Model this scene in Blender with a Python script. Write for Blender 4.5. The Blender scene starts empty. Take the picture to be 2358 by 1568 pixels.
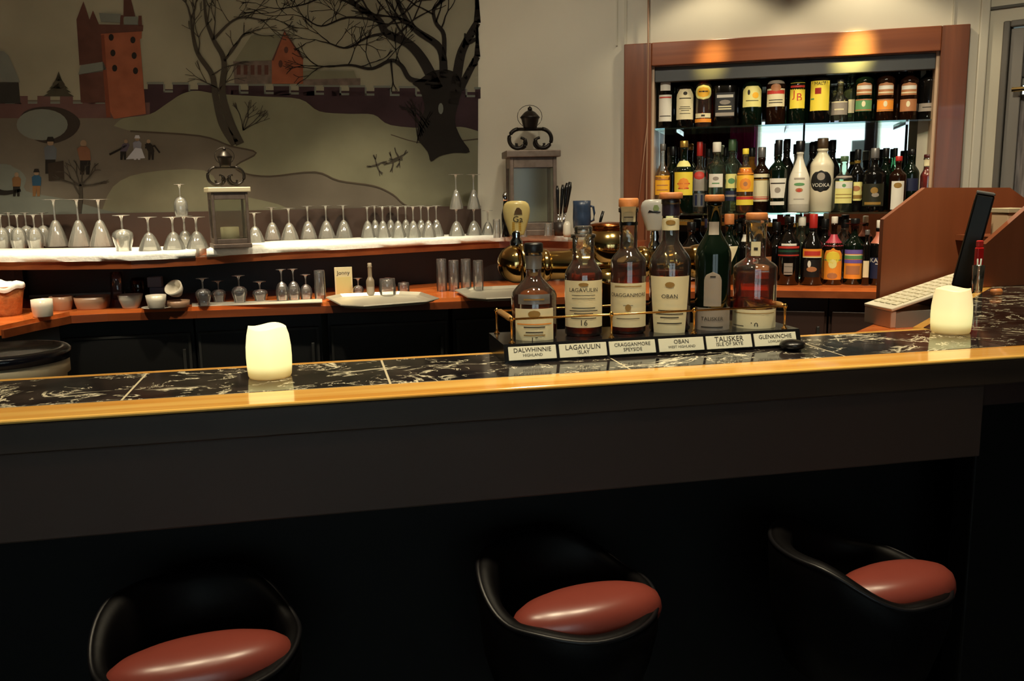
import bpy, bmesh, math, random
from mathutils import Vector, Matrix
from mathutils.geometry import tessellate_polygon
random.seed(7)
PI = math.pi
SC = bpy.context.scene
COL = SC.collection

# ------------------------------------------------------------------ camera
FPX, CXP, CYP = 2050.0, 1179.0, 784.0
YAW, PITCH, ROLL = math.radians(12.034), math.radians(9.652), math.radians(-0.973)
CAM = Vector((0, 0, 1.43))
_f = Vector((math.sin(YAW)*math.cos(PITCH), math.cos(YAW)*math.cos(PITCH), -math.sin(PITCH)))
_r0 = Vector((math.cos(YAW), -math.sin(YAW), 0)); _u0 = _r0.cross(_f)
_r = math.cos(ROLL)*_r0 + math.sin(ROLL)*_u0
_u = -math.sin(ROLL)*_r0 + math.cos(ROLL)*_u0
cd = bpy.data.cameras.new('camera'); cam = bpy.data.objects.new('camera', cd); COL.objects.link(cam)
cd.sensor_width = 36; cd.lens = FPX/2358*36; cd.clip_start = .05
cam.matrix_world = Matrix(((_r.x, _u.x, -_f.x, CAM.x), (_r.y, _u.y, -_f.y, CAM.y), (_r.z, _u.z, -_f.z, CAM.z), (0, 0, 0, 1)))
SC.camera = cam
# ------------------------------------------------------------------ world, exposure, lamps
w = bpy.data.worlds.new('world'); SC.world = w; w.use_nodes = True
w.node_tree.nodes['Background'].inputs[0].default_value = (.80, 1.0, .95, 1)
w.node_tree.nodes['Background'].inputs[1].default_value = 3.4
vs = SC.view_settings
vs.view_transform = 'Standard'; vs.look = 'None'; vs.exposure = 0; vs.gamma = 1; vs.use_curve_mapping = False
SC.cycles.transparent_max_bounces = 40; SC.cycles.max_bounces = 10; SC.cycles.glossy_bounces = 6
SC.cycles.sample_clamp_indirect = 4
WARM = (1, .84, .56)
def spot(loc, to, watt, deg, blend=.6, col=WARM, size=.04):
    d = bpy.data.lights.new('downlight_or_fill', 'SPOT'); d.energy = watt; d.color = col
    d.spot_size = math.radians(deg); d.spot_blend = blend; d.shadow_soft_size = size
    o = bpy.data.objects.new('downlight_or_fill', d); COL.objects.link(o); o.location = loc
    o.rotation_euler = (Vector(to)-Vector(loc)).to_track_quat('-Z', 'Y').to_euler()
    return o
# two downlights close to the wall over the bottle niche
spot((1.90, 4.16, 2.62), (1.93, 4.22, 1.0), 14, 112, .35)
spot((2.52, 3.83, 2.62), (2.55, 3.89, 1.0), 18, 112, .35)
# two added narrow beams, no fixture seen, making yellow pools on the niche frame head
spot((1.62, 3.1, 2.70), (2.011, 4.405, 2.075), 400, 7, 1, (1, .74, .18))
spot((2.25, 2.9, 2.70), (2.619, 4.086, 2.072), 900, 8.5, 1, (1, .80, .20))
# row over the white back shelf
spot((-1.35, 4.20, 2.62), (-1.35, 4.50, 1.1), 165, 56, .8)
spot((-.55, 4.20, 2.62), (-.55, 4.55, 1.1), 160, 56, .8)
spot((.25, 4.30, 2.62), (.25, 4.72, 1.1), 105, 56, .8)
# row over the bar edge, one above each seat
for bx, e in ((-.85, 46), (-.29, 50), (.32, 66), (.84, 68), (1.45, 50)):
    spot((bx, 1.36, 2.62), (bx+.06, 1.62, 1.1), e, 62, .8, size=.05)
# lamps over the guests' side
for bx, e in ((-.55, 8), (.18, 8), (.85, 8)):
    spot((bx, .70, 2.62), (bx+.05, 1.30, .74), e, 36, .9, (1, .80, .52))
# staff aisle: added fill lamps, not seen, brightening the back counter and painted wall foot
for bx, e in ((-1.3, 105), (-.3, 115), (.7, 105)):
    spot((bx, 3.1, 2.68), (bx, 4.18, .90), e, 66, 1.0, (1, .86, .62), .06)
spot((1.0, 3.25, 2.68), (1.28, 4.8, 1.75), 34, 82, 1.0, (1, .90, .70), .06)  # added fill spot to brighten the white wall by the corner
for bx in (-1.3, .2):
    spot((bx, 3.3, 2.68), (bx, 5.0, 2.15), 13, 112, 1.0, (1, .86, .62), .06)  # added wide dim fill lifting the upper part of the mural
spot((1.75, 2.9, 2.68), (2.25, 4.02, 1.1), 120, 78, 1.0, (1, .86, .62), .06)
spot((2.3, 3.0, 2.68), (2.9, 3.5, 1.7), 42, 90, 1.0, (1, .86, .62), .06)
spot((1.95, 2.35, 2.62), (2.1, 2.75, 1.1), 118, 80, .8)
spot((.75, 2.45, 2.62), (.75, 2.15, 1.1), 30, 80, .8)

# ------------------------------------------------------------------ pixel rays (photograph taken as 2358 x 1568) to points on real planes
def ray(x, y): return _f + (x-CXP)/FPX*_r - (y-CYP)/FPX*_u
def at_z(x, y, z): d = ray(x, y); return CAM + d*((z-CAM.z)/d.z)
def at_Y(x, y, Y): d = ray(x, y); return CAM + d*(Y/d.y)
P0 = Vector((2.452, 3.993, .92)); WD = Vector((.8858, -.4641, 0)); WN = Vector((-.4641, -.8858, 0))
WANG = math.atan2(WD.y, WD.x)
def at_C(x, y, off): d = ray(x, y); return CAM + d*((P0 - WN*off - CAM).dot(WN)/d.dot(WN))
def ppm(p): return FPX/((Vector(p)-CAM).dot(_f))
def cpt(s, off, z): p = P0 + WD*s - WN*off; return Vector((p.x, p.y, z))
def cs(p): return (Vector(p)-P0).dot(WD)

# ------------------------------------------------------------------ materials
def lin(c): return tuple((v/12.92 if v <= .04045 else ((v+.055)/1.055)**2.4) for v in (x/255 for x in c))
MATS = {}
def mat(name, rgb, rough=.5, metal=0, spec=.5, var=.0, scale=20, bump=0, stretch=(1, 1, 1), coat=0, emit=0, lin_in=False, alpha=1):
    if name in MATS: return MATS[name]
    m = bpy.data.materials.new(name); m.use_nodes = True; MATS[name] = m
    nt = m.node_tree; b = nt.nodes['Principled BSDF']
    c = rgb if lin_in else lin(rgb)
    b.inputs['Base Color'].default_value = (*c, 1); b.inputs['Roughness'].default_value = rough
    b.inputs['Metallic'].default_value = metal; b.inputs['Specular IOR Level'].default_value = spec
    b.inputs['Coat Weight'].default_value = coat
    if emit:
        b.inputs['Emission Color'].default_value = (*c, 1); b.inputs['Emission Strength'].default_value = emit
    if var or bump:
        tc = nt.nodes.new('ShaderNodeTexCoord'); mp = nt.nodes.new('ShaderNodeMapping')
        mp.inputs['Scale'].default_value = stretch
        nz = nt.nodes.new('ShaderNodeTexNoise'); nz.inputs['Scale'].default_value = scale; nz.inputs['Detail'].default_value = 5
        nt.links.new(tc.outputs['Object'], mp.inputs[0]); nt.links.new(mp.outputs[0], nz.inputs['Vector'])
        if var:
            r = nt.nodes.new('ShaderNodeValToRGB')
            r.color_ramp.elements[0].position = .3; r.color_ramp.elements[1].position = .7
            r.color_ramp.elements[0].color = (*[v*(1-var) for v in c], 1)
            r.color_ramp.elements[1].color = (*[min(1, v*(1+var)) for v in c], 1)
            nt.links.new(nz.outputs['Fac'], r.inputs[0]); nt.links.new(r.outputs[0], b.inputs['Base Color'])
        if bump:
            bp = nt.nodes.new('ShaderNodeBump'); bp.inputs['Strength'].default_value = bump; bp.inputs['Distance'].default_value = .01
            nt.links.new(nz.outputs['Fac'], bp.inputs['Height']); nt.links.new(bp.outputs[0], b.inputs['Normal'])
    return m
def glass(name, tint=(1, 1, 1), haze=.0, hazecol=(.8, .8, .8), rough=.02, boost=1.0):
    if name in MATS: return MATS[name]
    m = bpy.data.materials.new(name); m.use_nodes = True; MATS[name] = m
    nt = m.node_tree; nt.nodes.clear(); N = nt.nodes.new; L = nt.links.new
    out = N('ShaderNodeOutputMaterial'); tr = N('ShaderNodeBsdfTransparent'); tr.inputs[0].default_value = (*tint, 1)
    gl = N('ShaderNodeBsdfGlossy'); gl.inputs['Roughness'].default_value = rough; gl.inputs[0].default_value = (1, 1, 1, 1)
    df = N('ShaderNodeBsdfTranslucent'); df.inputs[0].default_value = (*hazecol, 1)
    dd = N('ShaderNodeBsdfDiffuse'); dd.inputs[0].default_value = (*hazecol, 1)
    ad = N('ShaderNodeMixShader'); ad.inputs[0].default_value = .5; L(df.outputs[0], ad.inputs[1]); L(dd.outputs[0], ad.inputs[2])
    m1 = N('ShaderNodeMixShader'); m1.inputs[0].default_value = haze; L(tr.outputs[0], m1.inputs[1]); L(ad.outputs[0], m1.inputs[2])
    fr = N('ShaderNodeFresnel'); fr.inputs[0].default_value = 1.5
    mu = N('ShaderNodeMath'); mu.operation = 'MULTIPLY'; mu.use_clamp = True; mu.inputs[1].default_value = boost; L(fr.outputs[0], mu.inputs[0])
    m2 = N('ShaderNodeMixShader'); L(mu.outputs[0], m2.inputs[0]); L(m1.outputs[0], m2.inputs[1]); L(gl.outputs[0], m2.inputs[2])
    L(m2.outputs[0], out.inputs[0])
    return m
def wood(name, c1, c2, rough=.35, axis='X', scale=3.0, coat=0, spec=.5):
    if name in MATS: return MATS[name]
    m = bpy.data.materials.new(name); m.use_nodes = True; MATS[name] = m
    nt = m.node_tree; b = nt.nodes['Principled BSDF']; N = nt.nodes.new; L = nt.links.new
    tc = N('ShaderNodeTexCoord'); mp = N('ShaderNodeMapping')
    s = {'X': (.5, 9, 9), 'Y': (9, .5, 9), 'Z': (9, 9, .5)}[axis]; mp.inputs['Scale'].default_value = s
    nz = N('ShaderNodeTexNoise'); nz.inputs['Scale'].default_value = scale; nz.inputs['Detail'].default_value = 8; nz.inputs['Distortion'].default_value = .6
    r = N('ShaderNodeValToRGB'); r.color_ramp.elements[0].position = .32; r.color_ramp.elements[1].position = .68
    r.color_ramp.elements[0].color = (*lin(c1), 1); r.color_ramp.elements[1].color = (*lin(c2), 1)
    L(tc.outputs['Object'], mp.inputs[0]); L(mp.outputs[0], nz.inputs['Vector']); L(nz.outputs['Fac'], r.inputs[0]); L(r.outputs[0], b.inputs['Base Color'])
    b.inputs['Roughness'].default_value = rough; b.inputs['Coat Weight'].default_value = coat; b.inputs['Specular IOR Level'].default_value = spec
    return m
def marble():
    m = bpy.data.materials.new('black_gold_marble'); m.use_nodes = True
    nt = m.node_tree; b = nt.nodes['Principled BSDF']; N = nt.nodes.new; L = nt.links.new
    tc = N('ShaderNodeTexCoord'); geo = N('ShaderNodeNewGeometry')
    def vein(scale, dist, width, seed, rot):
        mp = N('ShaderNodeMapping'); mp.inputs['Location'].default_value = (seed, seed*2, 0); mp.inputs['Rotation'].default_value = (0, 0, rot)
        mp.inputs['Scale'].default_value = (1, 1.3, 1)
        L(tc.outputs['Object'], mp.inputs[0])
        nz = N('ShaderNodeTexNoise'); nz.inputs['Scale'].default_value = scale; nz.inputs['Detail'].default_value = 6
        nz.inputs['Roughness'].default_value = .6; nz.inputs['Distortion'].default_value = dist
        L(mp.outputs[0], nz.inputs['Vector'])
        s = N('ShaderNodeMath'); s.operation = 'SUBTRACT'; s.inputs[1].default_value = .5; L(nz.outputs['Fac'], s.inputs[0])
        a = N('ShaderNodeMath'); a.operation = 'ABSOLUTE'; L(s.outputs[0], a.inputs[0])
        r = N('ShaderNodeMapRange'); r.inputs['From Min'].default_value = 0; r.inputs['From Max'].default_value = width
        r.inputs['To Min'].default_value = 1; r.inputs['To Max'].default_value = 0; L(a.outputs[0], r.inputs[0])
        # break the veins up
        n2 = N('ShaderNodeTexNoise'); n2.inputs['Scale'].default_value = scale*1.3; L(mp.outputs[0], n2.inputs['Vector'])
        k = N('ShaderNodeMapRange'); k.inputs['From Min'].default_value = .50; k.inputs['From Max'].default_value = .56; L(n2.outputs['Fac'], k.inputs[0])
        p = N('ShaderNodeMath'); p.operation = 'MULTIPLY'; L(r.outputs[0], p.inputs[0]); L(k.outputs[0], p.inputs[1])
        return p
    v1 = vein(5, 1.2, .019, 3.1, .5); v2 = vein(12, .8, .012, 7.7, -.5)
    mx = N('ShaderNodeMath'); mx.operation = 'MAXIMUM'; L(v1.outputs[0], mx.inputs[0]); L(v2.outputs[0], mx.inputs[1])
    bn = N('ShaderNodeTexNoise'); bn.inputs['Scale'].default_value = 14; bn.inputs['Detail'].default_value = 6; L(tc.outputs['Object'], bn.inputs['Vector'])
    br = N('ShaderNodeValToRGB'); br.color_ramp.elements[0].color = (.008, .007, .008, 1); br.color_ramp.elements[1].color = (.045, .034, .029, 1)
    br.color_ramp.elements[0].position = .4; br.color_ramp.elements[1].position = .75; L(bn.outputs['Fac'], br.inputs[0])
    mi = N('ShaderNodeMix'); mi.data_type = 'RGBA'; L(mx.outputs[0], mi.inputs[0]); L(br.outputs[0], mi.inputs[6]); mi.inputs[7].default_value = (1, .92, .68, 1)
    L(mi.outputs[2], b.inputs['Base Color']); b.inputs['Roughness'].default_value = .09; b.inputs['Specular IOR Level'].default_value = .6
    return m
M_MARBLE = marble()
M_BARWOOD = wood('lacquered_bar_edge', (230, 160, 64), (254, 206, 112), .16, 'X', 2.5, .5)
M_FASCIA = wood('dark_stained_fascia', (50, 36, 25), (68, 50, 36), .5, 'X', 2)
M_COUNTER = wood('orange_laminate_wood', (212, 102, 42), (240, 136, 68), .18, 'X', 2, .4)
M_SHELFEDGE = wood('brown_shelf_edge', (110, 55, 28), (136, 72, 38), .3, 'X', 2)
M_FRAME = wood('niche_oak', (112, 60, 34), (138, 78, 47), .25, 'X', 2.2, .4)
M_FRAMEV = wood('niche_oak_upright', (98, 56, 36), (126, 74, 48), .3, 'Z', 2.2, .3)
M_HUTCH = wood('red_brown_panel_wood', (120, 66, 40), (132, 74, 46), .4, 'Z', 1.2)
M_DKBROWN = mat('dark_brown_cabinet', (54, 36, 30), .45)
M_BLACK = mat('black_cabinet', (15, 15, 14), .45)
M_BLACKEDGE = mat('charcoal_door_edge', (44, 44, 42), .4)
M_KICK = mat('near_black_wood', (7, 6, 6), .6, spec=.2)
M_BLKPL = mat('black_plastic', (12, 12, 13), .3)
M_WALL = mat('pale_grey_paint', (196, 190, 174), .6, var=.04, scale=3)
M_WALLD = mat('grey_green_paint', (184, 178, 160), .55)
M_CEIL = mat('ceiling_paint', (200, 192, 176), .7)
M_FLOOR = mat('dark_floor', (22, 16, 12), .6, var=.2, scale=6)
M_DARKWALL = mat('dark_room_wall', (58, 40, 34), .7)
M_WAINS = mat('dark_wainscot', (58, 40, 30), .5)
M_CLOTH = mat('white_towel', (238, 238, 230), .85, var=.04, scale=60, bump=.25)
M_BRASS = mat('polished_brass', (238, 206, 136), .13, 1)
M_RAIL = mat('brass_rail', (222, 170, 100), .2, 1)
M_CHROME = mat('chrome', (214, 214, 216), .12, 1)
M_SILVER = mat('silver_tray', (222, 218, 200), .38, .75)
M_IRON = mat('dark_iron', (36, 31, 27), .4, .6)
M_IRONGREY = mat('weathered_grey_metal', (112, 98, 88), .5, .5, var=.2, scale=30)
M_GLASS = glass('clear_glass', (.96, .96, .95), .26, (.95, .95, .88), .06, 3.0)
M_GLASSD = glass('clear_tumbler_glass', (.95, .96, .97), .09, (.75, .77, .78), .06, 2.2)
M_PANE = glass('window_glass', (.97, .98, .98), .0, boost=.6)
M_LPANE = glass('lantern_glass', (.90, .91, .88), .05, (.6, .6, .5), .08, .45)
M_SHELFG = glass('shelf_glass', (.80, .90, .86), .02, (.6, .8, .75))
M_BCLEAR = glass('clear_bottle_glass', (.96, .97, .94), .035, (.9, .9, .8), .03, 2.2)
M_BGREEN = glass('green_bottle_glass', (.20, .42, .25), .03, (.1, .3, .15), .03, 1.2)
M_BPALE = glass('pale_green_bottle_glass', (.78, .90, .78), .04, (.6, .75, .6), .03, 1.2)
M_BDARK = mat('dark_bottle_glass', (14, 13, 12), .08, spec=.6)
M_BDGREEN = mat('dark_green_bottle_glass', (10, 22, 14), .08, spec=.6)
M_BBROWN = mat('dark_brown_bottle_glass', (32, 16, 8), .08, spec=.6)
M_WHISKY = glass('whisky', (.88, .44, .10), .05, (.8, .26, .03), .05, .5)
M_WHISKYD = glass('deep_whisky', (.80, .28, .05), .06, (.75, .16, .02), .05, .5)
M_RUM = glass('golden_rum', (.95, .68, .25), .12, (.85, .55, .12), .05, .5)
M_RED = glass('red_liqueur', (.80, .08, .06), .35, (.8, .06, .05), .05, .6)
M_CREAM = mat('cream_label', (226, 216, 176), .6)
M_WHITE = mat('white_label', (226, 222, 208), .55)
M_YEL = mat('yellow_label', (240, 216, 70), .55)
M_PYEL = mat('pale_yellow_label', (232, 224, 140), .55)
M_ORNG = mat('orange_label', (240, 150, 50), .55)
M_ORY = mat('amber_label', (244, 184, 48), .55)
M_REDL = mat('red_label', (196, 56, 44), .55)
M_PURP = mat('purple_label', (112, 92, 170), .55)
M_GRNL = mat('green_label', (96, 150, 96), .55)
M_GREYL = mat('grey_label', (150, 140, 128), .55)
M_BRNL = mat('copper_brown_label', (178, 120, 78), .5)
M_BLKL = mat('black_label', (20, 18, 18), .5)
M_BLUEL = mat('dark_blue_label', (30, 36, 66), .5)
M_INK = mat('dark_ink', (44, 38, 30), .7)
M_GOLDINK = mat('gold_ink', (150, 116, 52), .5)
M_CORK = mat('cork_cap', (196, 124, 70), .5, var=.15, scale=60)
M_GOLDCAP = mat('gold_cap', (206, 166, 80), .3, .7)
M_BLKCAP = mat('black_cap', (16, 16, 17), .35)
M_REDCAP = mat('red_cap', (180, 42, 36), .4)
M_GRNCAP = mat('green_cap', (70, 96, 66), .4)
M_GRYCAP = mat('grey_cap', (120, 118, 116), .35, .4)
M_WHTCAP = mat('white_cap', (226, 220, 206), .5)
M_CREAMB = mat('frosted_cream_bottle', (222, 212, 184), .3)
M_WHTB = mat('white_bottle', (220, 214, 196), .3)
M_CERAM = mat('white_ceramic', (216, 208, 190), .25)
M_TERRA = mat('glazed_dish', (176, 140, 112), .3)
M_WICKER = mat('wicker', (176, 112, 60), .7, var=.3, scale=40, bump=.6)
M_RED_LEATHER = mat('oxblood_leather', (124, 56, 46), .31, spec=.75, var=.06, scale=8, bump=.06)
M_BLK_LEATHER = mat('black_leather', (7, 6, 7), .5, spec=.12, bump=.1, scale=40)
M_IVORY = mat('ivory_handle', (232, 210, 140), .25)
M_WHANDLE = mat('white_handle', (216, 214, 208), .25)
M_BLUEMUG = mat('blue_stoneware', (44, 58, 80), .35, var=.2, scale=30)

# ------------------------------------------------------------------ mesh helpers
def mk(name, vf, m, parent=None, smooth=False, loc=None):
    if isinstance(vf, bpy.types.Mesh): me = vf
    else:
        me = bpy.data.meshes.new(name); me.from_pydata([tuple(v) for v in vf[0]], [], vf[1]); me.update()
        if smooth: me.polygons.foreach_set('use_smooth', [True]*len(me.polygons))
        me.materials.append(m)
    o = bpy.data.objects.new(name, me); COL.objects.link(o)
    if parent: o.parent = parent
    if loc is not None: o.location = loc
    return o
def thing(name, label, cat, loc=(0, 0, 0), rz=0, group=None):
    o = bpy.data.objects.new(name, None); COL.objects.link(o); o.empty_display_size = .05
    o.location = loc; o.rotation_euler = (0, 0, rz); o['label'] = label; o['category'] = cat
    if group: o['group'] = group
    return o
def tag(o, label, cat, group=None):
    o['label'] = label; o['category'] = cat
    if group: o['group'] = group
    return o
def struct(name, vf, m, smooth=False):
    o = mk(name, vf, m, None, smooth); o['kind'] = 'structure'; return o
def join(*vfs):
    V, F = [], []
    for v, f in vfs:
        n = len(V); V += list(v); F += [tuple(i+n for i in q) for q in f]
    return V, F
def box(x0, x1, y0, y1, z0, z1):
    return [(x0, y0, z0), (x1, y0, z0), (x1, y1, z0), (x0, y1, z0), (x0, y0, z1), (x1, y0, z1), (x1, y1, z1), (x0, y1, z1)], \
        [(3, 2, 1, 0), (4, 5, 6, 7), (0, 1, 5, 4), (1, 2, 6, 5), (2, 3, 7, 6), (3, 0, 4, 7)]
def bbox(x0, x1, y0, y1, z0, z1, b=.004, seg=2):
    bm = bmesh.new(); v, f = box(x0, x1, y0, y1, z0, z1)
    vs_ = [bm.verts.new(p) for p in v]
    for q in f: bm.faces.new([vs_[i] for i in q])
    b = min(b, .45*min(abs(x1-x0), abs(y1-y0), abs(z1-z0)))
    bmesh.ops.bevel(bm, geom=bm.edges[:], offset=b, segments=seg, affect='EDGES', profile=.5)
    bm.verts.index_update(); r = [tuple(p.co) for p in bm.verts], [tuple(p.index for p in q.verts) for q in bm.faces]; bm.free(); return r
def prism(poly, z0, z1):
    n = len(poly); V = [(p[0], p[1], z0) for p in poly]+[(p[0], p[1], z1) for p in poly]
    F = [tuple(range(n-1, -1, -1)), tuple(range(n, 2*n))]+[(i, (i+1) % n, n+(i+1) % n, n+i) for i in range(n)]
    return V, F
def xf(vf, M): return [tuple(M @ Vector(v)) for v in vf[0]], vf[1]
def move(vf, d): return [(v[0]+d[0], v[1]+d[1], v[2]+d[2]) for v in vf[0]], vf[1]
def rotz(vf, a): return xf(vf, Matrix.Rotation(a, 4, 'Z'))
def selr(t, sq):
    if not sq: return 1.0
    c, s = abs(math.cos(t)), abs(math.sin(t)); return (c**sq+s**sq)**(-1/sq)
def lathe(prof, n=28, sq=0, ripple=None):
    V, F = [], []
    for r, z in prof:
        for i in range(n):
            t = 2*PI*i/n; k = r*selr(t, sq)
            if ripple: k *= 1+ripple(t, z)
            V.append((k*math.cos(t), k*math.sin(t), z))
    for j in range(len(prof)-1):
        for i in range(n):
            a = j*n+i; b = j*n+(i+1) % n; F.append((a, b, b+n, a+n))
    if prof[0][0] > 1e-6 and prof[0][0] < 0: pass
    return V, F
def disc_cap(vf, n, top=True, bottom=True):
    V, F = vf; F = list(F)
    if bottom: F.append(tuple(range(n-1, -1, -1)))
    if top: m = len(V)-n; F.append(tuple(range(m, m+n)))
    return V, F
def solid(prof, n=24, sq=0): return disc_cap(lathe(prof, n, sq), n)
def tube(path, r, n=8, closed=False):
    P = [Vector(p) for p in path]; V, F = [], []; m = len(P)
    for i, p in enumerate(P):
        a = P[i-1] if (i or closed) else P[i]; b = P[(i+1) % m] if (i < m-1 or closed) else P[i]
        t = (b-a).normalized(); up = Vector((0, 0, 1)) if abs(t.z) < .9 else Vector((1, 0, 0))
        u = t.cross(up).normalized(); v = t.cross(u)
        rr = r[i] if isinstance(r, (list, tuple)) else r
        for k in range(n):
            q = p+rr*(math.cos(2*PI*k/n)*u+math.sin(2*PI*k/n)*v); V.append(tuple(q))
    for i in range(m if closed else m-1):
        for k in range(n):
            a = i*n+k; b = i*n+(k+1) % n; c = ((i+1) % m)*n; F.append((a, b, c+(k+1) % n, c+k))
    if not closed: F += [tuple(range(n-1, -1, -1)), tuple(range((m-1)*n, m*n))]
    return V, F
def sphere(c, r, n=20, m=12, sz=1):
    prof = [(max(1e-4, r*math.sin(PI*j/m)), -r*sz*math.cos(PI*j/m)) for j in range(m+1)]
    return move(lathe(prof, n), c)
def quad(a, b, c, d): return [tuple(a), tuple(b), tuple(c), tuple(d)], [(0, 1, 2, 3)]
def slab(poly3, th, nrm):
    """closed slab: polygon in space thickened along nrm"""
    n = len(poly3); nrm = Vector(nrm); A = [Vector(p) for p in poly3]; B = [p+nrm*th for p in A]
    return [tuple(p) for p in A+B], [tuple(range(n-1, -1, -1)), tuple(range(n, 2*n))]+[(i, (i+1) % n, n+(i+1) % n, n+i) for i in range(n)]

# lettering, made once while the scene is still small
WORDS = ['DALWHINNIE', 'TALISKER', 'CRAGGANMORE', 'OBAN', 'LAGAVULIN', 'GLENKINCHIE', 'HIGHLAND', 'ISLE OF SKYE', 'SPEYSIDE', 'WEST HIGHLAND',
         'ISLAY', 'LOWLAND', 'VODKA', 'Ga', 'B', 'J', 'MALT', 'KALA', '15', '10', '12', '14', '16', 'Jonny']
TXT = {}
def _words():
    for s in WORDS:
        c = bpy.data.curves.new('lettering', 'FONT'); c.body = s; c.size = 1; c.align_x = 'CENTER'; c.align_y = 'CENTER'; c.resolution_u = 2
        o = bpy.data.objects.new('lettering', c); COL.objects.link(o)
        bpy.context.view_layer.update()
        me = o.evaluated_get(bpy.context.evaluated_depsgraph_get()).to_mesh()
        V = [tuple(v.co) for v in me.vertices]; F = [tuple(p.vertices) for p in me.polygons]
        bpy.data.objects.remove(o); bpy.data.curves.remove(c)
        xs = [v[0] for v in V]; wd = max(xs)-min(xs); TXT[s] = (V, F, wd)
_words()
def flat_text(s, width=None, height=None):
    """lettering in its own xy plane, centred, scaled to a width (or cap height)"""
    V, F, wd = TXT[s]; k = width/wd if width else height/.7
    return [(v[0]*k, v[1]*k, 0) for v in V], F

# ------------------------------------------------------------------ room shell
D0 = .20                                             # wall face behind the counter front of the niche wall
CM = Matrix.Translation((P0.x, P0.y, 0)) @ Matrix.Rotation(WANG, 4, 'Z')   # local: along wall, into wall, up
def cbox(s0, s1, o0, o1, z0, z1, b=0): return xf(bbox(s0, s1, o0, o1, z0, z1, b) if b else box(s0, s1, o0, o1, z0, z1), CM)
CORN = at_C(1103, 300, D0); YA = CORN.y; S_CORN = cs(CORN)
S_END = cs(at_C(2281, 30, D0)); C_END = cpt(S_END, D0, 0)
FR = D0-.04                                          # face of the niche frame
NI0, NI1 = cs(at_C(1500, 157, FR)), cs(at_C(2167, 112, FR)); NZT = at_C(1840, 134, FR).z
FO0, FO1 = cs(at_C(1437, 105, FR)), cs(at_C(2236, 52, FR)); FZT = at_C(1840, 78, FR).z
XL, YF, ZC = -3.2, -3.2, 2.75
struct('floor', box(XL, 5.2, YF, YA+.6, -.1, 0), M_FLOOR)
struct('ceiling', box(XL, 5.2, YF, YA+.6, ZC, ZC+.1), M_CEIL)
struct('wall_left', box(XL-.1, XL, YF, YA+.1, 0, ZC), M_DARKWALL)
struct('wall_back', box(XL, CORN.x+.25, YA, YA+.1, 0, ZC), M_WALL)
struct('wall_right', join(cbox(S_CORN, NI0, D0, D0+.45, 0, ZC), cbox(NI1, S_END, D0, D0+.45, 0, ZC),
                          cbox(NI0, NI1, D0, D0+.45, NZT, ZC), cbox(NI0, NI1, D0, D0+.45, 0, .90)), M_WALL)
# wall beyond the corner, with a door
DD = Vector((.60, -.80, 0)); DN = Vector((-.80, -.60, 0)); DANG = math.atan2(DD.y, DD.x)
DM = Matrix.Translation((C_END.x, C_END.y, 0)) @ Matrix.Rotation(DANG, 4, 'Z')
def at_D(x, y): d = ray(x, y); p = CAM + d*((C_END-CAM).dot(DN)/d.dot(DN)); return (p-C_END).dot(DD), p.z
dl, dz = at_D(2313, 50)
struct('wall_far_right', join(xf(box(-.3, dl, 0, .1, 0, ZC), DM), xf(box(dl, dl+.8, 0, .1, dz, ZC), DM), xf(box(dl+.8, 3.0, 0, .1, 0, ZC), DM)), M_WALLD)
fr = struct('door_1', xf(join(bbox(dl, dl+.03, -.02, .06, 0, dz, .006), bbox(dl+.77, dl+.8, -.02, .06, 0, dz, .006), bbox(dl+.03, dl+.77, -.02, .06, dz-.03, dz, .006)), DM), mat('grey_door_frame', (92, 88, 82), .5))
zb = at_D(2340, 207)[1]
mk('door_rail', xf(join(bbox(dl+.032, dl+.09, .0, .045, .02, dz-.035), bbox(dl+.71, dl+.768, .0, .045, .02, dz-.035)), DM), mat('door_stile_grey', (120, 116, 110), .5), fr)
mk('push_bar', xf(tube([(dl+.06, -.03, zb), (dl+.74, -.03, zb)], .011, 10), DM), M_BRASS, fr)
mk('upper_panel', xf(bbox(dl+.09, dl+.71, .015, .035, zb+.02, dz-.06), DM), mat('door_panel_grey', (112, 114, 112), .4), fr)
lz = at_D(2300, 18)[1]
struct('trim_11', xf(box(0, 3.0, -.012, -.0005, lz-.006, lz+.006), DM), mat('grey_trim_line', (70, 68, 62), .6))
vo = at_D(2359, 160)
mk('oval_cutout', xf(move(xf(solid([(.036, 0), (.036, .012)], 24), Matrix.Rotation(PI/2, 4, 'X')), (vo[0]+.012, .016, vo[1])), DM), M_BLKL, fr)
mk('lace_curtain', xf(([(dl+.09+.62*i/40, .02+.008*math.sin(i*1.9), z) for z in (.3, zb-.02) for i in range(41)], [(i, i+1, 42+i, 41+i) for i in range(40)]), DM),
   mat('grey_lace', (120, 114, 112), .8, var=.5, scale=14, stretch=(6, 6, .6)), fr)
struct('wall_front_right', box(4.6, 4.7, YF, YA+.1, 0, ZC), M_DARKWALL)
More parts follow.
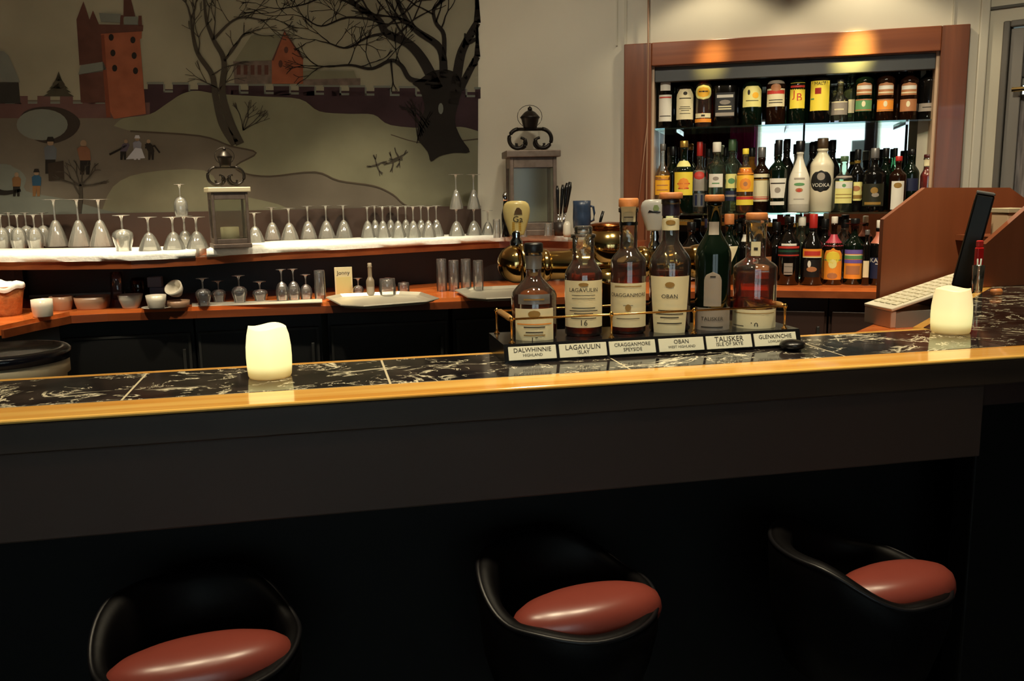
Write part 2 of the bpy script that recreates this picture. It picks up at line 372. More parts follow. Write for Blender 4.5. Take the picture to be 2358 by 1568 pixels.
# window wall behind the guests: seen only in the niche mirror
MOFF = D0+.28
def mirror_hit(x, y, Y):
    p = at_C(x, y, MOFF); d = ray(x, y); r = d-2*d.dot(WN)*WN; return p+r*((Y-p.y)/r.y)
wa0, wa1 = mirror_hit(1742, 330, YF).x, mirror_hit(2000, 330, YF).x
wb0, wb1 = mirror_hit(2016, 330, YF).x, mirror_hit(2240, 330, YF).x
wzt = mirror_hit(1950, 262, YF).z; wzb = .55
def wallbits(x0, x1): return box(x0, x1, YF-.12, YF, 0, ZC)
struct('wall_front', join(wallbits(XL, wa0), wallbits(wa1, wb0), wallbits(wb1, 4.7), box(wa0, wa1, YF-.12, YF, wzt, ZC), box(wb0, wb1, YF-.12, YF, wzt, ZC),
                          box(wa0, wa1, YF-.12, YF, 0, wzb), box(wb0, wb1, YF-.12, YF, 0, wzb)), M_DARKWALL)
for k, (a, b) in enumerate(((wa0, wa1), (wb0, wb1))):
    t = .03
    f0 = struct('window_%d' % (k+1), join(box(a, a+t, YF-.1, YF+.02, wzb, wzt), box(b-t, b, YF-.1, YF+.02, wzb, wzt), box(a+t, b-t, YF-.1, YF+.02, wzt-t, wzt), box(a+t, b-t, YF-.1, YF+.02, wzb, wzb+t)), M_WHITE)
    mk('pane', box(a+t, b-t, YF-.05, YF-.044, wzb+t, wzt-t), M_PANE, f0)
def curtain(x0, x1, col, label):
    n = 60; V = []
    for z in (.1, wzt+.1):
        for i in range(n+1): V.append((x0+(x1-x0)*i/n, YF+.08+.025*math.sin(i*1.1), z))
    tag(mk('curtain', (V, [(i, i+1, n+2+i, n+1+i) for i in range(n)]), mat('curtain_'+label.split()[0], col, .9), smooth=True), label, 'curtain')
c0 = mirror_hit(1688, 330, YF).x
curtain(c0, wa0+.02, (196, 40, 130), 'magenta curtain hanging at the end of the street window')
curtain(c0-1.1, c0-.02, (70, 14, 22), 'dark red curtain next to the magenta one')
curtain(wa1-.02, wb0+.02, (150, 126, 140), 'mauve grey curtain between the two street windows')
# house across the street
hx0, hx1 = wa0-3.5, wb1+2.0
h = thing('townhouse', 'white painted house front across the street, seen in the mirror', 'building', (0, -9.5, 0))
mk('facade', box(hx0, hx1, -.3, 0, 0, 3.3), mat('white_render', (236, 232, 240), .8), h)
mk('ledge', bbox(hx0, hx1, 0, .08, 2.62, 2.74), mat('lilac_ledge', (180, 170, 210), .7), h)
for i, xx in enumerate((-4.2, -3.0, -1.75, -.9, .4, 1.6)):
    wf = mk('window', bbox(xx, xx+.42, 0, .05, 1.45, 2.35), mat('white_sash', (240, 240, 240), .5), h)
    mk('pane', box(xx+.05, xx+.37, .05, .056, 1.5, 2.3), M_BLKL, wf)
struct('ground_street', box(-12, 8, -20, YF-.12, -.12, -.02), mat('pale_paving', (170, 170, 168), .9))

# niche: lining, frame, valance, mirror
struct('trim_1', join(cbox(FO0, NI0, FR, D0, .35, FZT, .004), cbox(NI1, FO1, FR, D0, .35, FZT, .004)), M_FRAMEV)
tm = struct('trim_2', move(bbox(0, NI1-NI0, 0, D0-FR, NZT, FZT, .004), (0, 0, 0)), M_FRAME)
tm.matrix_world = CM @ Matrix.Translation((NI0, FR, 0))
struct('trim_3', join(cbox(NI0, NI0+.012, D0-.002, MOFF, .92, NZT), cbox(NI1-.012, NI1, D0-.002, MOFF, .92, NZT)), mat('niche_lining', (188, 160, 132), .4))
zv = at_C(1500, 186, D0+.02).z
struct('trim_4', cbox(NI0+.012, NI1-.012, D0+.01, D0+.06, zv-.01, NZT-.002, .003), mat('grey_valance', (72, 74, 74), .4))
struct('trim_5', cbox(NI0+.012, NI1-.012, D0+.06, MOFF, NZT-.012, NZT-.002), M_BLACK)
s1437 = cs(at_C(1441, 50, D0))
struct('trim_6', join(cbox(s1437-.007, s1437+.007, D0-.012, D0, FZT+.002, ZC), cbox(s1437-.05, s1437-.042, D0-.012, D0, FZT, ZC)), M_WALLD)
s2193 = cs(at_C(2196, 25, D0)); struct('trim_7', cbox(s2193-.004, s2193+.004, D0-.01, D0, FZT+.002, ZC), M_WALLD)
struct('trim_8', cbox(S_END-.045, S_END-.004, D0-.02, D0+.02, 0, ZC, .006), M_WALL)
mm = mat('mirror_silver', (226, 232, 230), .015, 1)
tag(mk('mirror', cbox(NI0+.013, NI1-.013, MOFF-.006, MOFF, .922, NZT-.013), mm), 'mirror covering the whole back of the bottle niche', 'mirror')

# ------------------------------------------------------------------ painted winter landscape on the back wall
def pcol(r, g, b, k=(1.65, 1.9, 2.3)): c = lin((r, g, b)); return tuple(min(.85, v*q) for v, q in zip(c, k))
def pm(name, rgb, var=.12, scale=5): return mat('paint_'+name, pcol(*rgb), .85, var=var, scale=scale, lin_in=True, spec=.12)
PSKY = pm('sky', (100, 90, 70), .22, 1.6); PSNOW = pm('snow', (82, 75, 56), .16, 3); PSNOW2 = pm('grey_snow', (76, 73, 62)); PICE = pm('ice', (70, 60, 48), .15, 3)
PWALL = pm('wall', (40, 26, 26), .2); PWALLL = pm('left_wall', (66, 44, 38), .2); PORA = pm('orange_brick', (98, 52, 33), .15, 12); PDK = pm('dark_brick', (58, 34, 26), .2, 12)
PTRUNK = pm('trunk', (24, 19, 15), .2); PTWIG = pm('twig', (42, 35, 27), .1); PBLUE = pm('blue_coat', (28, 46, 56)); PBRN = pm('brown_coat', (82, 54, 30)); PWHT = pm('white_dress', (120, 112, 108))
PHOUSE = pm('house_side', (72, 58, 48), .3, 20); PLINE = pm('contour', (50, 40, 30))
mural = thing('mural', 'wide painted winter landscape with castle tower, houses and bare trees on the back wall', 'mural', (0, YA, 0))
MZB = at_Y(700, 482, YA-.01).z
def mp(x, y, layer): p = at_Y(x, y, YA-.005-.0007*layer); return (p.x, p.y-YA, max(p.z, MZB))
def tri(pts):
    Q = [pts[0]]
    for p in pts[1:]:
        if (Vector(p)-Vector(Q[-1])).length > 1e-4: Q.append(p)
    if (Vector(Q[0])-Vector(Q[-1])).length < 1e-4: Q.pop()
    return Q, [tuple(t) for t in tessellate_polygon([[Vector((p[0], p[2], 0)) for p in Q]])]
def P(pts, layer): return tri([mp(x, y, layer) for x, y in pts])
def el(cx, cy, rx, ry, layer, n=18): return P([(cx+rx*math.cos(2*PI*i/n), cy+ry*math.sin(2*PI*i/n)) for i in range(n)], layer)
def rect(x0, y0, x1, y1, l): return P([(x0, y0), (x1, y0), (x1, y1), (x0, y1)], l)
def ribbon(pts, w0, w1, layer):
    V, F = [], []; n = len(pts)
    for i, (x, y) in enumerate(pts):
        a = pts[max(0, i-1)]; b = pts[min(n-1, i+1)]; dx, dy = b[0]-a[0], b[1]-a[1]; L = math.hypot(dx, dy) or 1
        ww = (w0+(w1-w0)*i/(n-1))/2; V += [mp(x-dy/L*ww, y+dx/L*ww, layer), mp(x+dy/L*ww, y-dx/L*ww, layer)]
    return V, [(2*i, 2*i+1, 2*i+3, 2*i+2) for i in range(n-1)]
def smooth(pts, k=5):
    out = []; n = len(pts)
    for i in range(n-1):
        p0, p1, p2, p3 = pts[max(0, i-1)], pts[i], pts[i+1], pts[min(n-1, i+2)]
        for j in range(k):
            t = j/k; out.append(tuple(.5*(2*b+(c-a)*t+(2*a-5*b+4*c-d)*t*t+(3*b-a-3*c+d)*t**3) for a, b, c, d in zip(p0, p1, p2, p3)))
    return out+[pts[-1]]
XR = 1101
def mks(name, pieces, m):
    for q in pieces: mk(name, q, m, mural)
mk('painted_sky', rect(-700, -480, XR, 300, 0), PSKY, mural)
mk('painted_ice', rect(-700, 230, XR, 510, 1), PICE, mural)
bits = [P([(330, 205), (XR, 212), (XR, 330), (330, 300)], 2)]
capb = []
for i, x in enumerate(range(340, 1095, 58)):
    bits.append(rect(x, 190+i*.9, x+36, 215+i*.9, 2)); capb.append(join(rect(x-2, 189+i*.9, x+37, 194+i*.9, 3), rect(x+36, 194+i*.9, x+40, 213+i*.9, 3), rect(x+36, 208+i*.9, x+58, 213+i*.9, 3)))
mk('painted_town_wall', join(*bits), PWALL, mural)
bits = [rect(-600, 236, 345, 272, 2)]
for i, x in enumerate(range(-590, 240, 52)): bits.append(rect(x, 221, x+30, 240, 2)); capb.append(rect(x+30, 234, x+52, 239, 3))
mk('painted_left_wall', join(*bits), PWALLL, mural); mks('painted_snow_cap', capb, PSNOW2)
hill = smooth([(262, 290), (285, 272), (345, 263), (385, 238), (420, 216), (455, 209), (500, 216), (600, 222), (690, 228), (735, 256), (800, 262), (860, 264), (900, 288), (1000, 296), (1060, 292), (XR, 302)], 4)
low = smooth([(XR, 520), (950, 480), (905, 448), (860, 428), (780, 416), (725, 396), (620, 406), (560, 398), (545, 380), (590, 352), (530, 336), (460, 313), (300, 302)], 4)
mk('painted_snow_hill', P(hill+low, 4), PSNOW, mural)
mks('painted_contour', (ribbon(low, 3, 4, 5), ribbon(smooth([(900, 310), (980, 330), (XR, 320)]), 2, 3, 5)), PLINE)
mk('painted_near_field', P(smooth([(-700, 400), (-60, 378), (30, 385), (60, 410), (60, 440), (150, 458), (210, 475), (300, 500)], 3)+[(300, 520), (-700, 520)], 3), PSNOW2, mural)
mk('painted_field', P(smooth([(230, 500), (260, 430), (330, 398), (470, 392), (520, 440), (640, 470), (700, 500)], 3), 2), pm('field', (84, 77, 58)), mural)
# castle tower
mk('painted_tower', join(P([(228, 58), (327, 58), (326, 88), (322, 90), (336, 262), (300, 268), (262, 274), (246, 240)], 6)), PORA, mural)
mks('painted_tower_side', (P([(176, 45), (192, 3), (206, 45), (214, 24), (228, 56), (330, 58), (329, 72), (232, 78), (240, 146), (183, 150)], 7), P([(182, 172), (238, 164), (242, 236), (186, 236)], 7),
   P([(276, 60), (277, 35), (284, 35), (284, 60)], 7), P([(318, 60), (319, 36), (326, 36), (327, 60)], 7), P([(284, 40), (285, -8), (300, -8), (312, 40)], 7)), PDK)
mks('painted_tower_snow', (P([(228, 30), (278, 32), (276, 52), (232, 50)], 8), P([(286, 38), (317, 38), (317, 57), (286, 56)], 8), P([(186, 150), (238, 142), (245, 160), (180, 172)], 8)), PSNOW2)
mks('painted_tower_window', ([el(x, y, 6, 8, 8, 10) for x, y in ((256, 86), (260, 122), (264, 157), (306, 92), (309, 128), (312, 163))]), PTRUNK)
mk('painted_tower_edge', ribbon([(236, 80), (242, 170), (250, 270)], 7, 10, 8), pm('edge', (78, 38, 24)), mural)
# houses
mk('painted_left_roof', P([(-90, 112), (8, 118), (20, 128), (46, 189), (-90, 190)], 5), PSNOW2, mural)
mk('painted_left_house', P([(-90, 190), (43, 190), (47, 238), (-90, 238)], 5), pm('dark_house', (34, 30, 25)), mural)
mks('painted_roof', (P([(578, 82), (652, 80), (629, 139), (540, 141)], 6), P([(697, 163), (815, 163), (822, 181), (699, 183)], 6)), PSNOW)
mk('painted_gable', P([(655, 70), (698, 135), (698, 193), (626, 193), (626, 139)], 7), PORA, mural)
mks('painted_house_side', (P([(537, 141), (627, 140), (626, 193), (540, 193)], 6), P([(698, 182), (830, 180), (830, 196), (698, 196)], 6)), PHOUSE)
mks('painted_house_window', (el(659, 115, 5, 8, 8, 8), el(646, 147, 5, 9, 8, 8), *[rect(545+i*16, 150, 554+i*16, 172, 7) for i in range(5)], ribbon([(628, 139), (655, 72), (698, 136)], 4, 4, 8)), PDK)
fir = []
for i in range(5): fir.append(P([(135-(8+i*7), 182+i*9+4), (135, 164+i*9), (135+(8+i*7), 182+i*9+4)], 4))
mk('painted_fir', join(*fir), pm('fir', (44, 38, 28)), mural)
# pond, skaters and small figures
mk('painted_mound_shadow', P(smooth([(40, 290), (55, 258), (100, 246), (150, 252), (184, 278), (170, 310), (125, 330), (80, 322), (40, 290)], 4), 5), pm('shadow', (36, 28, 22)), mural)
mk('painted_mound', el(97, 287, 59, 36, 6, 24), PSNOW2, mural)
def figure(name, x, y, h, coat, legs, head=(96, 74, 54), lean=0, hat=None):
    """small painted villager: x,y feet, h height"""
    u = h/10
    mk(name, join(P([(x-1.6*u, y-4.2*u), (x-1.9*u+lean, y-7.6*u), (x-.8*u+lean, y-8.4*u), (x+.9*u+lean, y-8.4*u), (x+1.9*u+lean, y-7.4*u), (x+1.7*u, y-4.2*u)], 7)), coat, mural)
    mk('painted_legs', P([(x-1.5*u, y-4.2*u), (x+1.5*u, y-4.2*u), (x+1.3*u, y), (x+.3*u, y), (x, y-3*u), (x-.4*u, y), (x-1.5*u, y)], 6), legs, mural)
    mk('painted_head', el(x+lean, y-9.2*u, .95*u, 1.05*u, 7, 10), pm('skin_%d' % head[0], head), mural)
    if hat: mk('painted_hat', P([(x-1.3*u+lean, y-9.5*u), (x+1.3*u+lean, y-9.5*u), (x+.8*u+lean, y-10.9*u), (x-.8*u+lean, y-10.9*u)], 8), hat, mural)
figure('painted_villager', 116, 400, 78, pm('grey_coat', (62, 60, 58)), PTRUNK, hat=PTRUNK)
mk('painted_barrel', P([(110, 376), (146, 370), (148, 414), (112, 416)], 8), pm('barrel', (34, 25, 18)), mural)
figure('painted_child', 84, 452, 58, PBLUE, PBRN, hat=PTRUNK); figure('painted_child', 38, 452, 54, PBRN, PTRUNK)
figure('painted_skater', 196, 402, 78, pm('rust_coat', (86, 54, 36)), PTRUNK, lean=-4); figure('painted_skater', 284, 368, 46, pm('plum_coat', (56, 46, 50)), PTRUNK, lean=6); figure('painted_skater', 348, 368, 46, PTRUNK, PTRUNK, lean=-6)
mk('painted_sledge', ribbon(smooth([(-20, 436), (10, 444), (48, 438)]), 16, 6, 6), PTRUNK, mural)
mks('painted_arm', (ribbon([(252, 356), (276, 344), (292, 334)], 5, 4, 7), ribbon([(334, 340), (356, 336), (368, 352)], 5, 4, 7)), PTRUNK)
figure('painted_dancer', 316, 368, 52, pm('dancer_top', (84, 78, 78)), PWHT, hat=PWHT); mk('painted_white_skirt', P([(290, 367), (312, 340), (326, 342), (334, 364)], 9), PWHT, mural)
# bare trees
def twig(acc, x, y, a, L, wd, d, lay, spread=.55):
    pts = [(x, y)]
    for i in range(3): a += random.uniform(-.22, .22); x += math.cos(a)*L/3; y -= math.sin(a)*L/3; pts.append((min(x, XR-2), y))
    acc.append(ribbon(pts, wd, max(1.2, wd*.6), lay))
    if d:
        for k in range(random.choice((2, 2, 3))): twig(acc, min(x, XR-2), y, a+random.uniform(-spread, spread), L*random.uniform(.62, .85), max(1.3, wd*.6), d-1, lay, spread)
def limb(acc, pts, w0, w1, lay, n=4, L=45, d=3, spread=.6):
    s = smooth(pts, 5); acc.append(ribbon(s, w0, w1, lay))
    for k in range(n):
        i = int(len(s)*(.35+.6*k/n)); x, y = s[min(i, len(s)-1)]; a = random.uniform(.2, 2.9); twig(acc, x, y, a, L, max(2, w1*.7), d-1, lay, spread)
    x, y = s[-1]; a = math.atan2(-(s[-1][1]-s[-3][1]), s[-1][0]-s[-3][0]); twig(acc, x, y, a+.25, L, w1, d, lay, spread); twig(acc, x, y, a-.3, L, w1, d, lay, spread)
A = []
limb(A, [(542, 332), (512, 285), (496, 220), (488, 172), (456, 124), (444, 78), (440, 42)], 20, 5, 9, 4, 38, 3)
limb(A, [(553, 332), (528, 275), (512, 212), (516, 140), (492, 92), (476, 50), (470, 0)], 20, 5, 9, 4, 42, 3)
limb(A, [(516, 140), (540, 110), (560, 80), (580, 74)], 7, 3, 9, 2, 24, 2); limb(A, [(490, 92), (530, 52), (560, 40), (600, 45)], 7, 3, 9, 3, 32, 3)
D_ = []
for k in range(5): twig(D_, 560, 300, .5+k*.35, 30, 3, 2, 9)
mk('painted_bush', join(*D_), PTWIG, mural); D_ = []
for k in range(6): twig(D_, 185, 428, .2+k*.55, 28, 4, 2, 9)
D_.append(ribbon([(185, 425), (186, 455), (182, 490)], 8, 10, 9)); D_.append(ribbon([(170, 425), (186, 452)], 4, 6, 9))
mk('painted_sapling', join(*D_), PTWIG, mural)
mk('painted_young_tree', join(*A), PTWIG, mural)
B = [P(smooth([(962, 322), (985, 350), (992, 372), (1012, 360), (1045, 352), (1082, 350), (1062, 318), (1048, 280), (1056, 235), (1064, 200), (1046, 165), (1000, 162), (968, 182), (950, 192), (966, 206), (978, 250), (962, 290), (962, 322)], 3), 10)]
limb(B, [(1008, 205), (975, 140), (940, 100), (890, 76), (872, 46), (825, 16), (790, -18)], 26, 9, 10, 6, 60, 3)
limb(B, [(990, 190), (945, 182), (925, 152), (900, 139), (856, 158), (810, 150), (772, 152)], 13, 4, 10, 6, 40, 3)
limb(B, [(1022, 180), (1014, 112), (962, 72), (936, 46), (910, -10)], 20, 8, 10, 5, 55, 3)
limb(B, [(1044, 240), (1058, 140), (1072, 100), (1099, 52)], 24, 16, 10, 2, 40, 2)
limb(B, [(1060, 205), (1080, 165), (1099, 130)], 18, 14, 10, 1, 30, 2)
limb(B, [(1022, 140), (1022, 80), (1004, 52), (1000, 20), (1034, -10)], 11, 6, 10, 4, 45, 3)
limb(B, [(900, 76), (850, 84), (800, 110), (760, 100)], 7, 3, 10, 5, 34, 3); limb(B, [(900, 139), (902, 160), (905, 188)], 5, 3, 10, 1, 14, 1)
limb(B, [(870, 46), (800, 40), (740, 60), (700, 40)], 6, 2, 10, 6, 40, 3); limb(B, [(825, 16), (760, -8), (700, 10), (660, 18)], 6, 2, 10, 6, 42, 3)
for k in range(9): twig(B, 960+k*4, 330-k*6, 1.5+k*.12, 46, 2.5, 1, 10)
mk('painted_old_tree', join(*B), PTRUNK, mural)
mk('painted_knot', el(1015, 250, 6, 13, 11, 10), PSNOW2, mural)
C_ = []
for x, y in ((868, 380), (905, 372), (918, 362)):
    for k in range(4): twig(C_, x, y, k*1.5+.4, 14, 4, 1, 9)
mk('painted_birds', join(*C_), PTWIG, mural)
struct('trim_9', box(XL, CORN.x-.002, YA-.02, YA-.001, .93, MZB), M_WAINS)

# ------------------------------------------------------------------ front bar
YB0, YB1 = 1.432, 1.775
bx1, bx2 = at_z(275, 926, 1.10).x, at_z(898, 880, 1.10).x; pitch_ = bx2-bx1
XB0, XB1 = -1.9, 2.75
RA, RB = at_z(2126, 754, 1.10), at_z(2272, 668, 1.10)
bar = thing('bar_counter', 'long bar counter with dark panelled front, veined black marble top and orange wood edge', 'bar counter', (0, 0, 0))
mk('wood_edge', bbox(XB0, XB1, YB0, 1.524, 1.093, 1.10, .003), M_BARWOOD, bar)
mk('back_edge', box(XB0, RA.x, 1.752, YB1, 1.065, 1.099), M_BARWOOD, bar)
dv = (RB-RA).normalized(); nn = Vector((-dv.y, dv.x, 0))
RE = RA+dv*((RB-RA).length+.42)
mk('return_edge', prism([tuple(RA+nn*.0)[:2], tuple(RE)[:2], tuple(RE+nn*.022)[:2], tuple(RA+nn*.022)[:2]], 1.065, 1.099), M_BARWOOD, bar)
xs = [bx1+pitch_*k for k in range(-12, 14)]; xs = [XB0]+[x for x in xs if XB0 < x < RA.x-.05]+[RA.x]
g = .0013
mk('grout', box(XB0+.01, RA.x, 1.5256, 1.7505, 1.068, 1.0996), mat('pale_grout', (200, 190, 160), .5), bar)
for a, b in zip(xs[:-1], xs[1:]):
    mk('marble_tile', bbox(a+g, b-g, 1.5255, 1.751, 1.07, 1.1002, .0012, 1), M_MARBLE, bar)
mk('marble_return', prism([(RA.x+g, 1.5255), (XB1, 1.5255), (XB1, RE.y), (RE.x, RE.y), (RB.x, RB.y), (RA.x+g, RA.y)], 1.07, 1.1002), M_MARBLE, bar)
ZP1, ZP0 = at_Y(1179, 965, 1.437).z, at_Y(1179, 1149, 1.445).z
xe = at_Y(2265, 960, 1.445).x
mk('core', box(XB0, XB1, 1.4555, 1.74, 1.0, 1.069), M_DKBROWN, bar)
mk('fascia', bbox(XB0, XB1, 1.4345, 1.4545, ZP1, 1.0925, .003), M_FASCIA, bar)
mk('front_panel', bbox(XB0, xe, 1.447, 1.462, ZP0, ZP1-.002, .003), mat('brown_front_panel', (70, 51, 41), .55), bar)
mk('corner_post', bbox(xe+.002, XB1, 1.462, 1.52, .0, ZP1-.002, .004), M_KICK, bar)
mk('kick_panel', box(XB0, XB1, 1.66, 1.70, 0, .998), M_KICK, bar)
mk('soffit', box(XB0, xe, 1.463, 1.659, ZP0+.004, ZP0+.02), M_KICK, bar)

# led candles
def candle_mat(strength, top):
    m = bpy.data.materials.new('glowing_wax'); m.use_nodes = True; nt = m.node_tree; b = nt.nodes['Principled BSDF']; N = nt.nodes.new; L = nt.links.new
    b.inputs['Base Color'].default_value = (.85, .75, .5, 1); b.inputs['Roughness'].default_value = .35
    tc = N('ShaderNodeTexCoord'); sp = N('ShaderNodeSeparateXYZ'); L(tc.outputs['Object'], sp.inputs[0])
    r = N('ShaderNodeValToRGB'); e = r.color_ramp.elements
    e[0].position = 0; e[0].color = (.30, .16, .03, 1); e[1].position = 1; e[1].color = (*top, 1)
    for p_, c in ((.10, (.55, .36, .09)), (.24, (1.0, .88, .34)), (.45, (1.0, .92, .38)), (.72, tuple(.6*a+.4*b for a, b in zip(top, (1, .9, .4))))): q = e.new(p_); q.color = (*c, 1)
    mr = N('ShaderNodeMapRange'); mr.inputs['From Min'].default_value = 0; mr.inputs['From Max'].default_value = .095
    L(sp.outputs['Z'], mr.inputs[0]); L(mr.outputs[0], r.inputs[0]); L(r.outputs[0], b.inputs['Emission Color']); b.inputs['Emission Strength'].default_value = strength
    return m
M_CANDLE = candle_mat(.95, (.92, .84, .50)); M_CANDLE2 = candle_mat(.72, (.80, .58, .26))
def candle(px, py, h, r, label, m):
    p = at_z(px, py, 1.10); p.y += r*.9; p.z = 1.1003
    t = thing('candle', label, 'candle', p)
    prof = [(.0001, 0), (r*.90, 0), (r*.95, .004), (r*.985, h*.2), (r, h*.4), (r*.985, h*.6), (r*.92, h*.83), (r*.84, h*.96), (r*.82, h), (r*.78, h-.001), (r*.76, h*.8), (r*.74, h*.72), (.0001, h*.70)]
    V, F = lathe(prof, 32); V = [(x, y, z+(.0022*math.sin(3*math.atan2(y, x)+px) if z > h*.9 else 0)) for x, y, z in V]
    mk('wax', (V, F), m, t, True)
    mk('flame_light', sphere((0, 0, h*.74), .006, 10, 6, 1.8), mat('led_flame', (255, 214, 120), .3, emit=3), t, True)
candle(620, 876, .093, .0405, 'glowing candle standing alone on the marble at the long end of the bar', M_CANDLE)
candle(2216, 771, .098, .0425, 'glowing candle on the bar in front of the white keyboard', M_CANDLE2)

# whisky display
TX0, TX1, TY0, TY1, TZ = .334, .957, 1.640, 1.795, 1.1365
tr = thing('bottle_display', 'black bottle stand with six white name plates and a brass gallery rail on the bar', 'display stand', ((TX0+TX1)/2, TY0, 1.1003))
hw = (TX1-TX0)/2; hz = TZ-1.1003
prof = [(-.004, 0), (-.004, .004), (.008, hz), (TY1-TY0, hz), (TY1-TY0, 0)]
V = [(x, y, z) for x in (-hw, hw) for y, z in prof]
mk('plinth', (V, [(0, 1, 2, 3, 4), (9, 8, 7, 6, 5)]+[(i, 5+i, 5+(i+1) % 5, (i+1) % 5) for i in range(5)]), mat('black_lacquer', (20, 20, 22), .2), tr)
PLM = mat('ivory_plate', (214, 212, 190), .45)
plates = [(1171, 1281, 'DALWHINNIE', 'HIGHLAND'), (1288, 1397, 'LAGAVULIN', 'ISLAY'), (1403, 1509, 'CRAGGANMORE', 'SPEYSIDE'), (1517, 1620, 'OBAN', 'WEST HIGHLAND'), (1626, 1730, 'TALISKER', 'ISLE OF SKYE'), (1736, 1832, 'GLENKINCHIE', 'LOWLAND')]
sl = math.atan2(.012, hz-.004)
FMt = lambda cx, zc: Matrix.Translation((cx, -.004+.012*(zc-.004)/(hz-.004), zc)) @ Matrix.Rotation(PI/2-sl, 4, 'X')
for a, b, w1, w2 in plates:
    xa, xb = at_Y(a, 815, TY0).x-(TX0+hw), at_Y(b, 815, TY0).x-(TX0+hw); cx = (xa+xb)/2; zc = hz*.5
    pl = mk('name_plate', xf(bbox(-(xb-xa)/2, (xb-xa)/2, -hz*.37, hz*.37, -.001, .002, .0006, 1), FMt(cx, zc)), PLM, tr)
    l1 = flat_text(w1, width=min((xb-xa)*.78, len(w1)*.0078)); l2 = flat_text(w2, width=min((xb-xa)*.6, len(w2)*.0048))
    mk('lettering', join(xf(move(l1, (0, .0055, .0026)), FMt(cx, zc)), xf(move(l2, (0, -.0045, .0026)), FMt(cx, zc))), M_INK, pl)
RZ = hz+.047
def post(x, y, nm='post'):
    mk(nm, move(solid([(.006, 0), (.006, .002), (.003, .004), (.0022, .012), (.0022, .041), (.0036, .043), (.0042, .047), (.0036, .051), (.001, .053)], 10), (x, y, hz)), M_RAIL, tr, True)
yr0, yr1 = .016, TY1-TY0-.012
pxs = [at_Y(q, 760, TY0+yr0).x-(TX0+hw) for q in (1178, 1408, 1598, 1806)]
for x in pxs: post(x, yr0)
for x in (pxs[0]-.004, pxs[1], pxs[2], pxs[3]): post(x, yr1)
mk('front_rail', tube([(pxs[0]-.004, yr0, RZ), (pxs[3]+.004, yr0, RZ)], .0022, 8), M_RAIL, tr, True)
mk('back_rail', tube([(pxs[0]-.004, yr1, RZ), (pxs[3]+.004, yr1, RZ)], .0022, 8), M_RAIL, tr, True)
for x in (pxs[0], pxs[3]): mk('end_rail', tube([(x, yr0, RZ), (x, yr0+.02, RZ), (x, yr1-.02, RZ), (x, yr1, RZ)], [.003, .0065, .0065, .003], 10), mat('turned_rail', (206, 160, 100), .3, .6), tr, True)
p = at_Y(1818, 802, TY0-.012)
tag(mk('stopper', sphere((0, 0, 0), .026, 16, 10, .42), M_BLKPL, None, True, (p.x-.005, TY0-.032, 1.1003+.0112)), 'small dark rounded lump leaning on the last name plate of the stand', 'bottle stopper')

# ------------------------------------------------------------------ bottles
def proj(p): q = Vector(p)-CAM; return CXP+FPX*q.dot(_r)/q.dot(_f), CYP-FPX*q.dot(_u)/q.dot(_f)
def face_cam(p): d = CAM-Vector(p); return math.atan2(d.x, -d.y)
def patch(Rf, sq, z0, z1, w, shape='rect', lift=.0007, u0=0.0):
    rows = 3 if shape == 'rect' else 12; cols = 10; V, F = [], []
    for i in range(rows+1):
        v = i/rows; z = z0+(z1-z0)*v
        if shape == 'circle': k = math.sqrt(max(0, 1-(2*v-1)**2))
        elif shape == 'arch': k = 1 if v < .72 else math.sqrt(max(0, 1-((v-.72)/.28)**2))
        elif shape == 'wedge': k = .25+.75*v
        elif shape == 'taper': k = .72+.28*v
        elif shape == 'shoulder': k = 1 if v < .8 else 1-.45*(v-.8)/.2
        else: k = 1
        for j in range(cols+1):
            u = u0+w*k*(j/cols-.5); R = max(Rf(z), .004); ph = u/R; rho = R*selr(ph-PI/2, sq)+lift
            V.append((rho*math.sin(ph), -rho*math.cos(ph), z))
    for i in range(rows):
        for j in range(cols): a = i*(cols+1)+j; F.append((a, a+1, a+cols+2, a+cols+1))
    return V, F
def wrap(vf, Rf, sq, u0, z0, lift):
    V = []
    for x, y, _ in vf[0]:
        z = z0+y; R = max(Rf(z), .004); ph = (u0+x)/R; rho = R*selr(ph-PI/2, sq)+lift; V.append((rho*math.sin(ph), -rho*math.cos(ph), z))
    return V, vf[1]
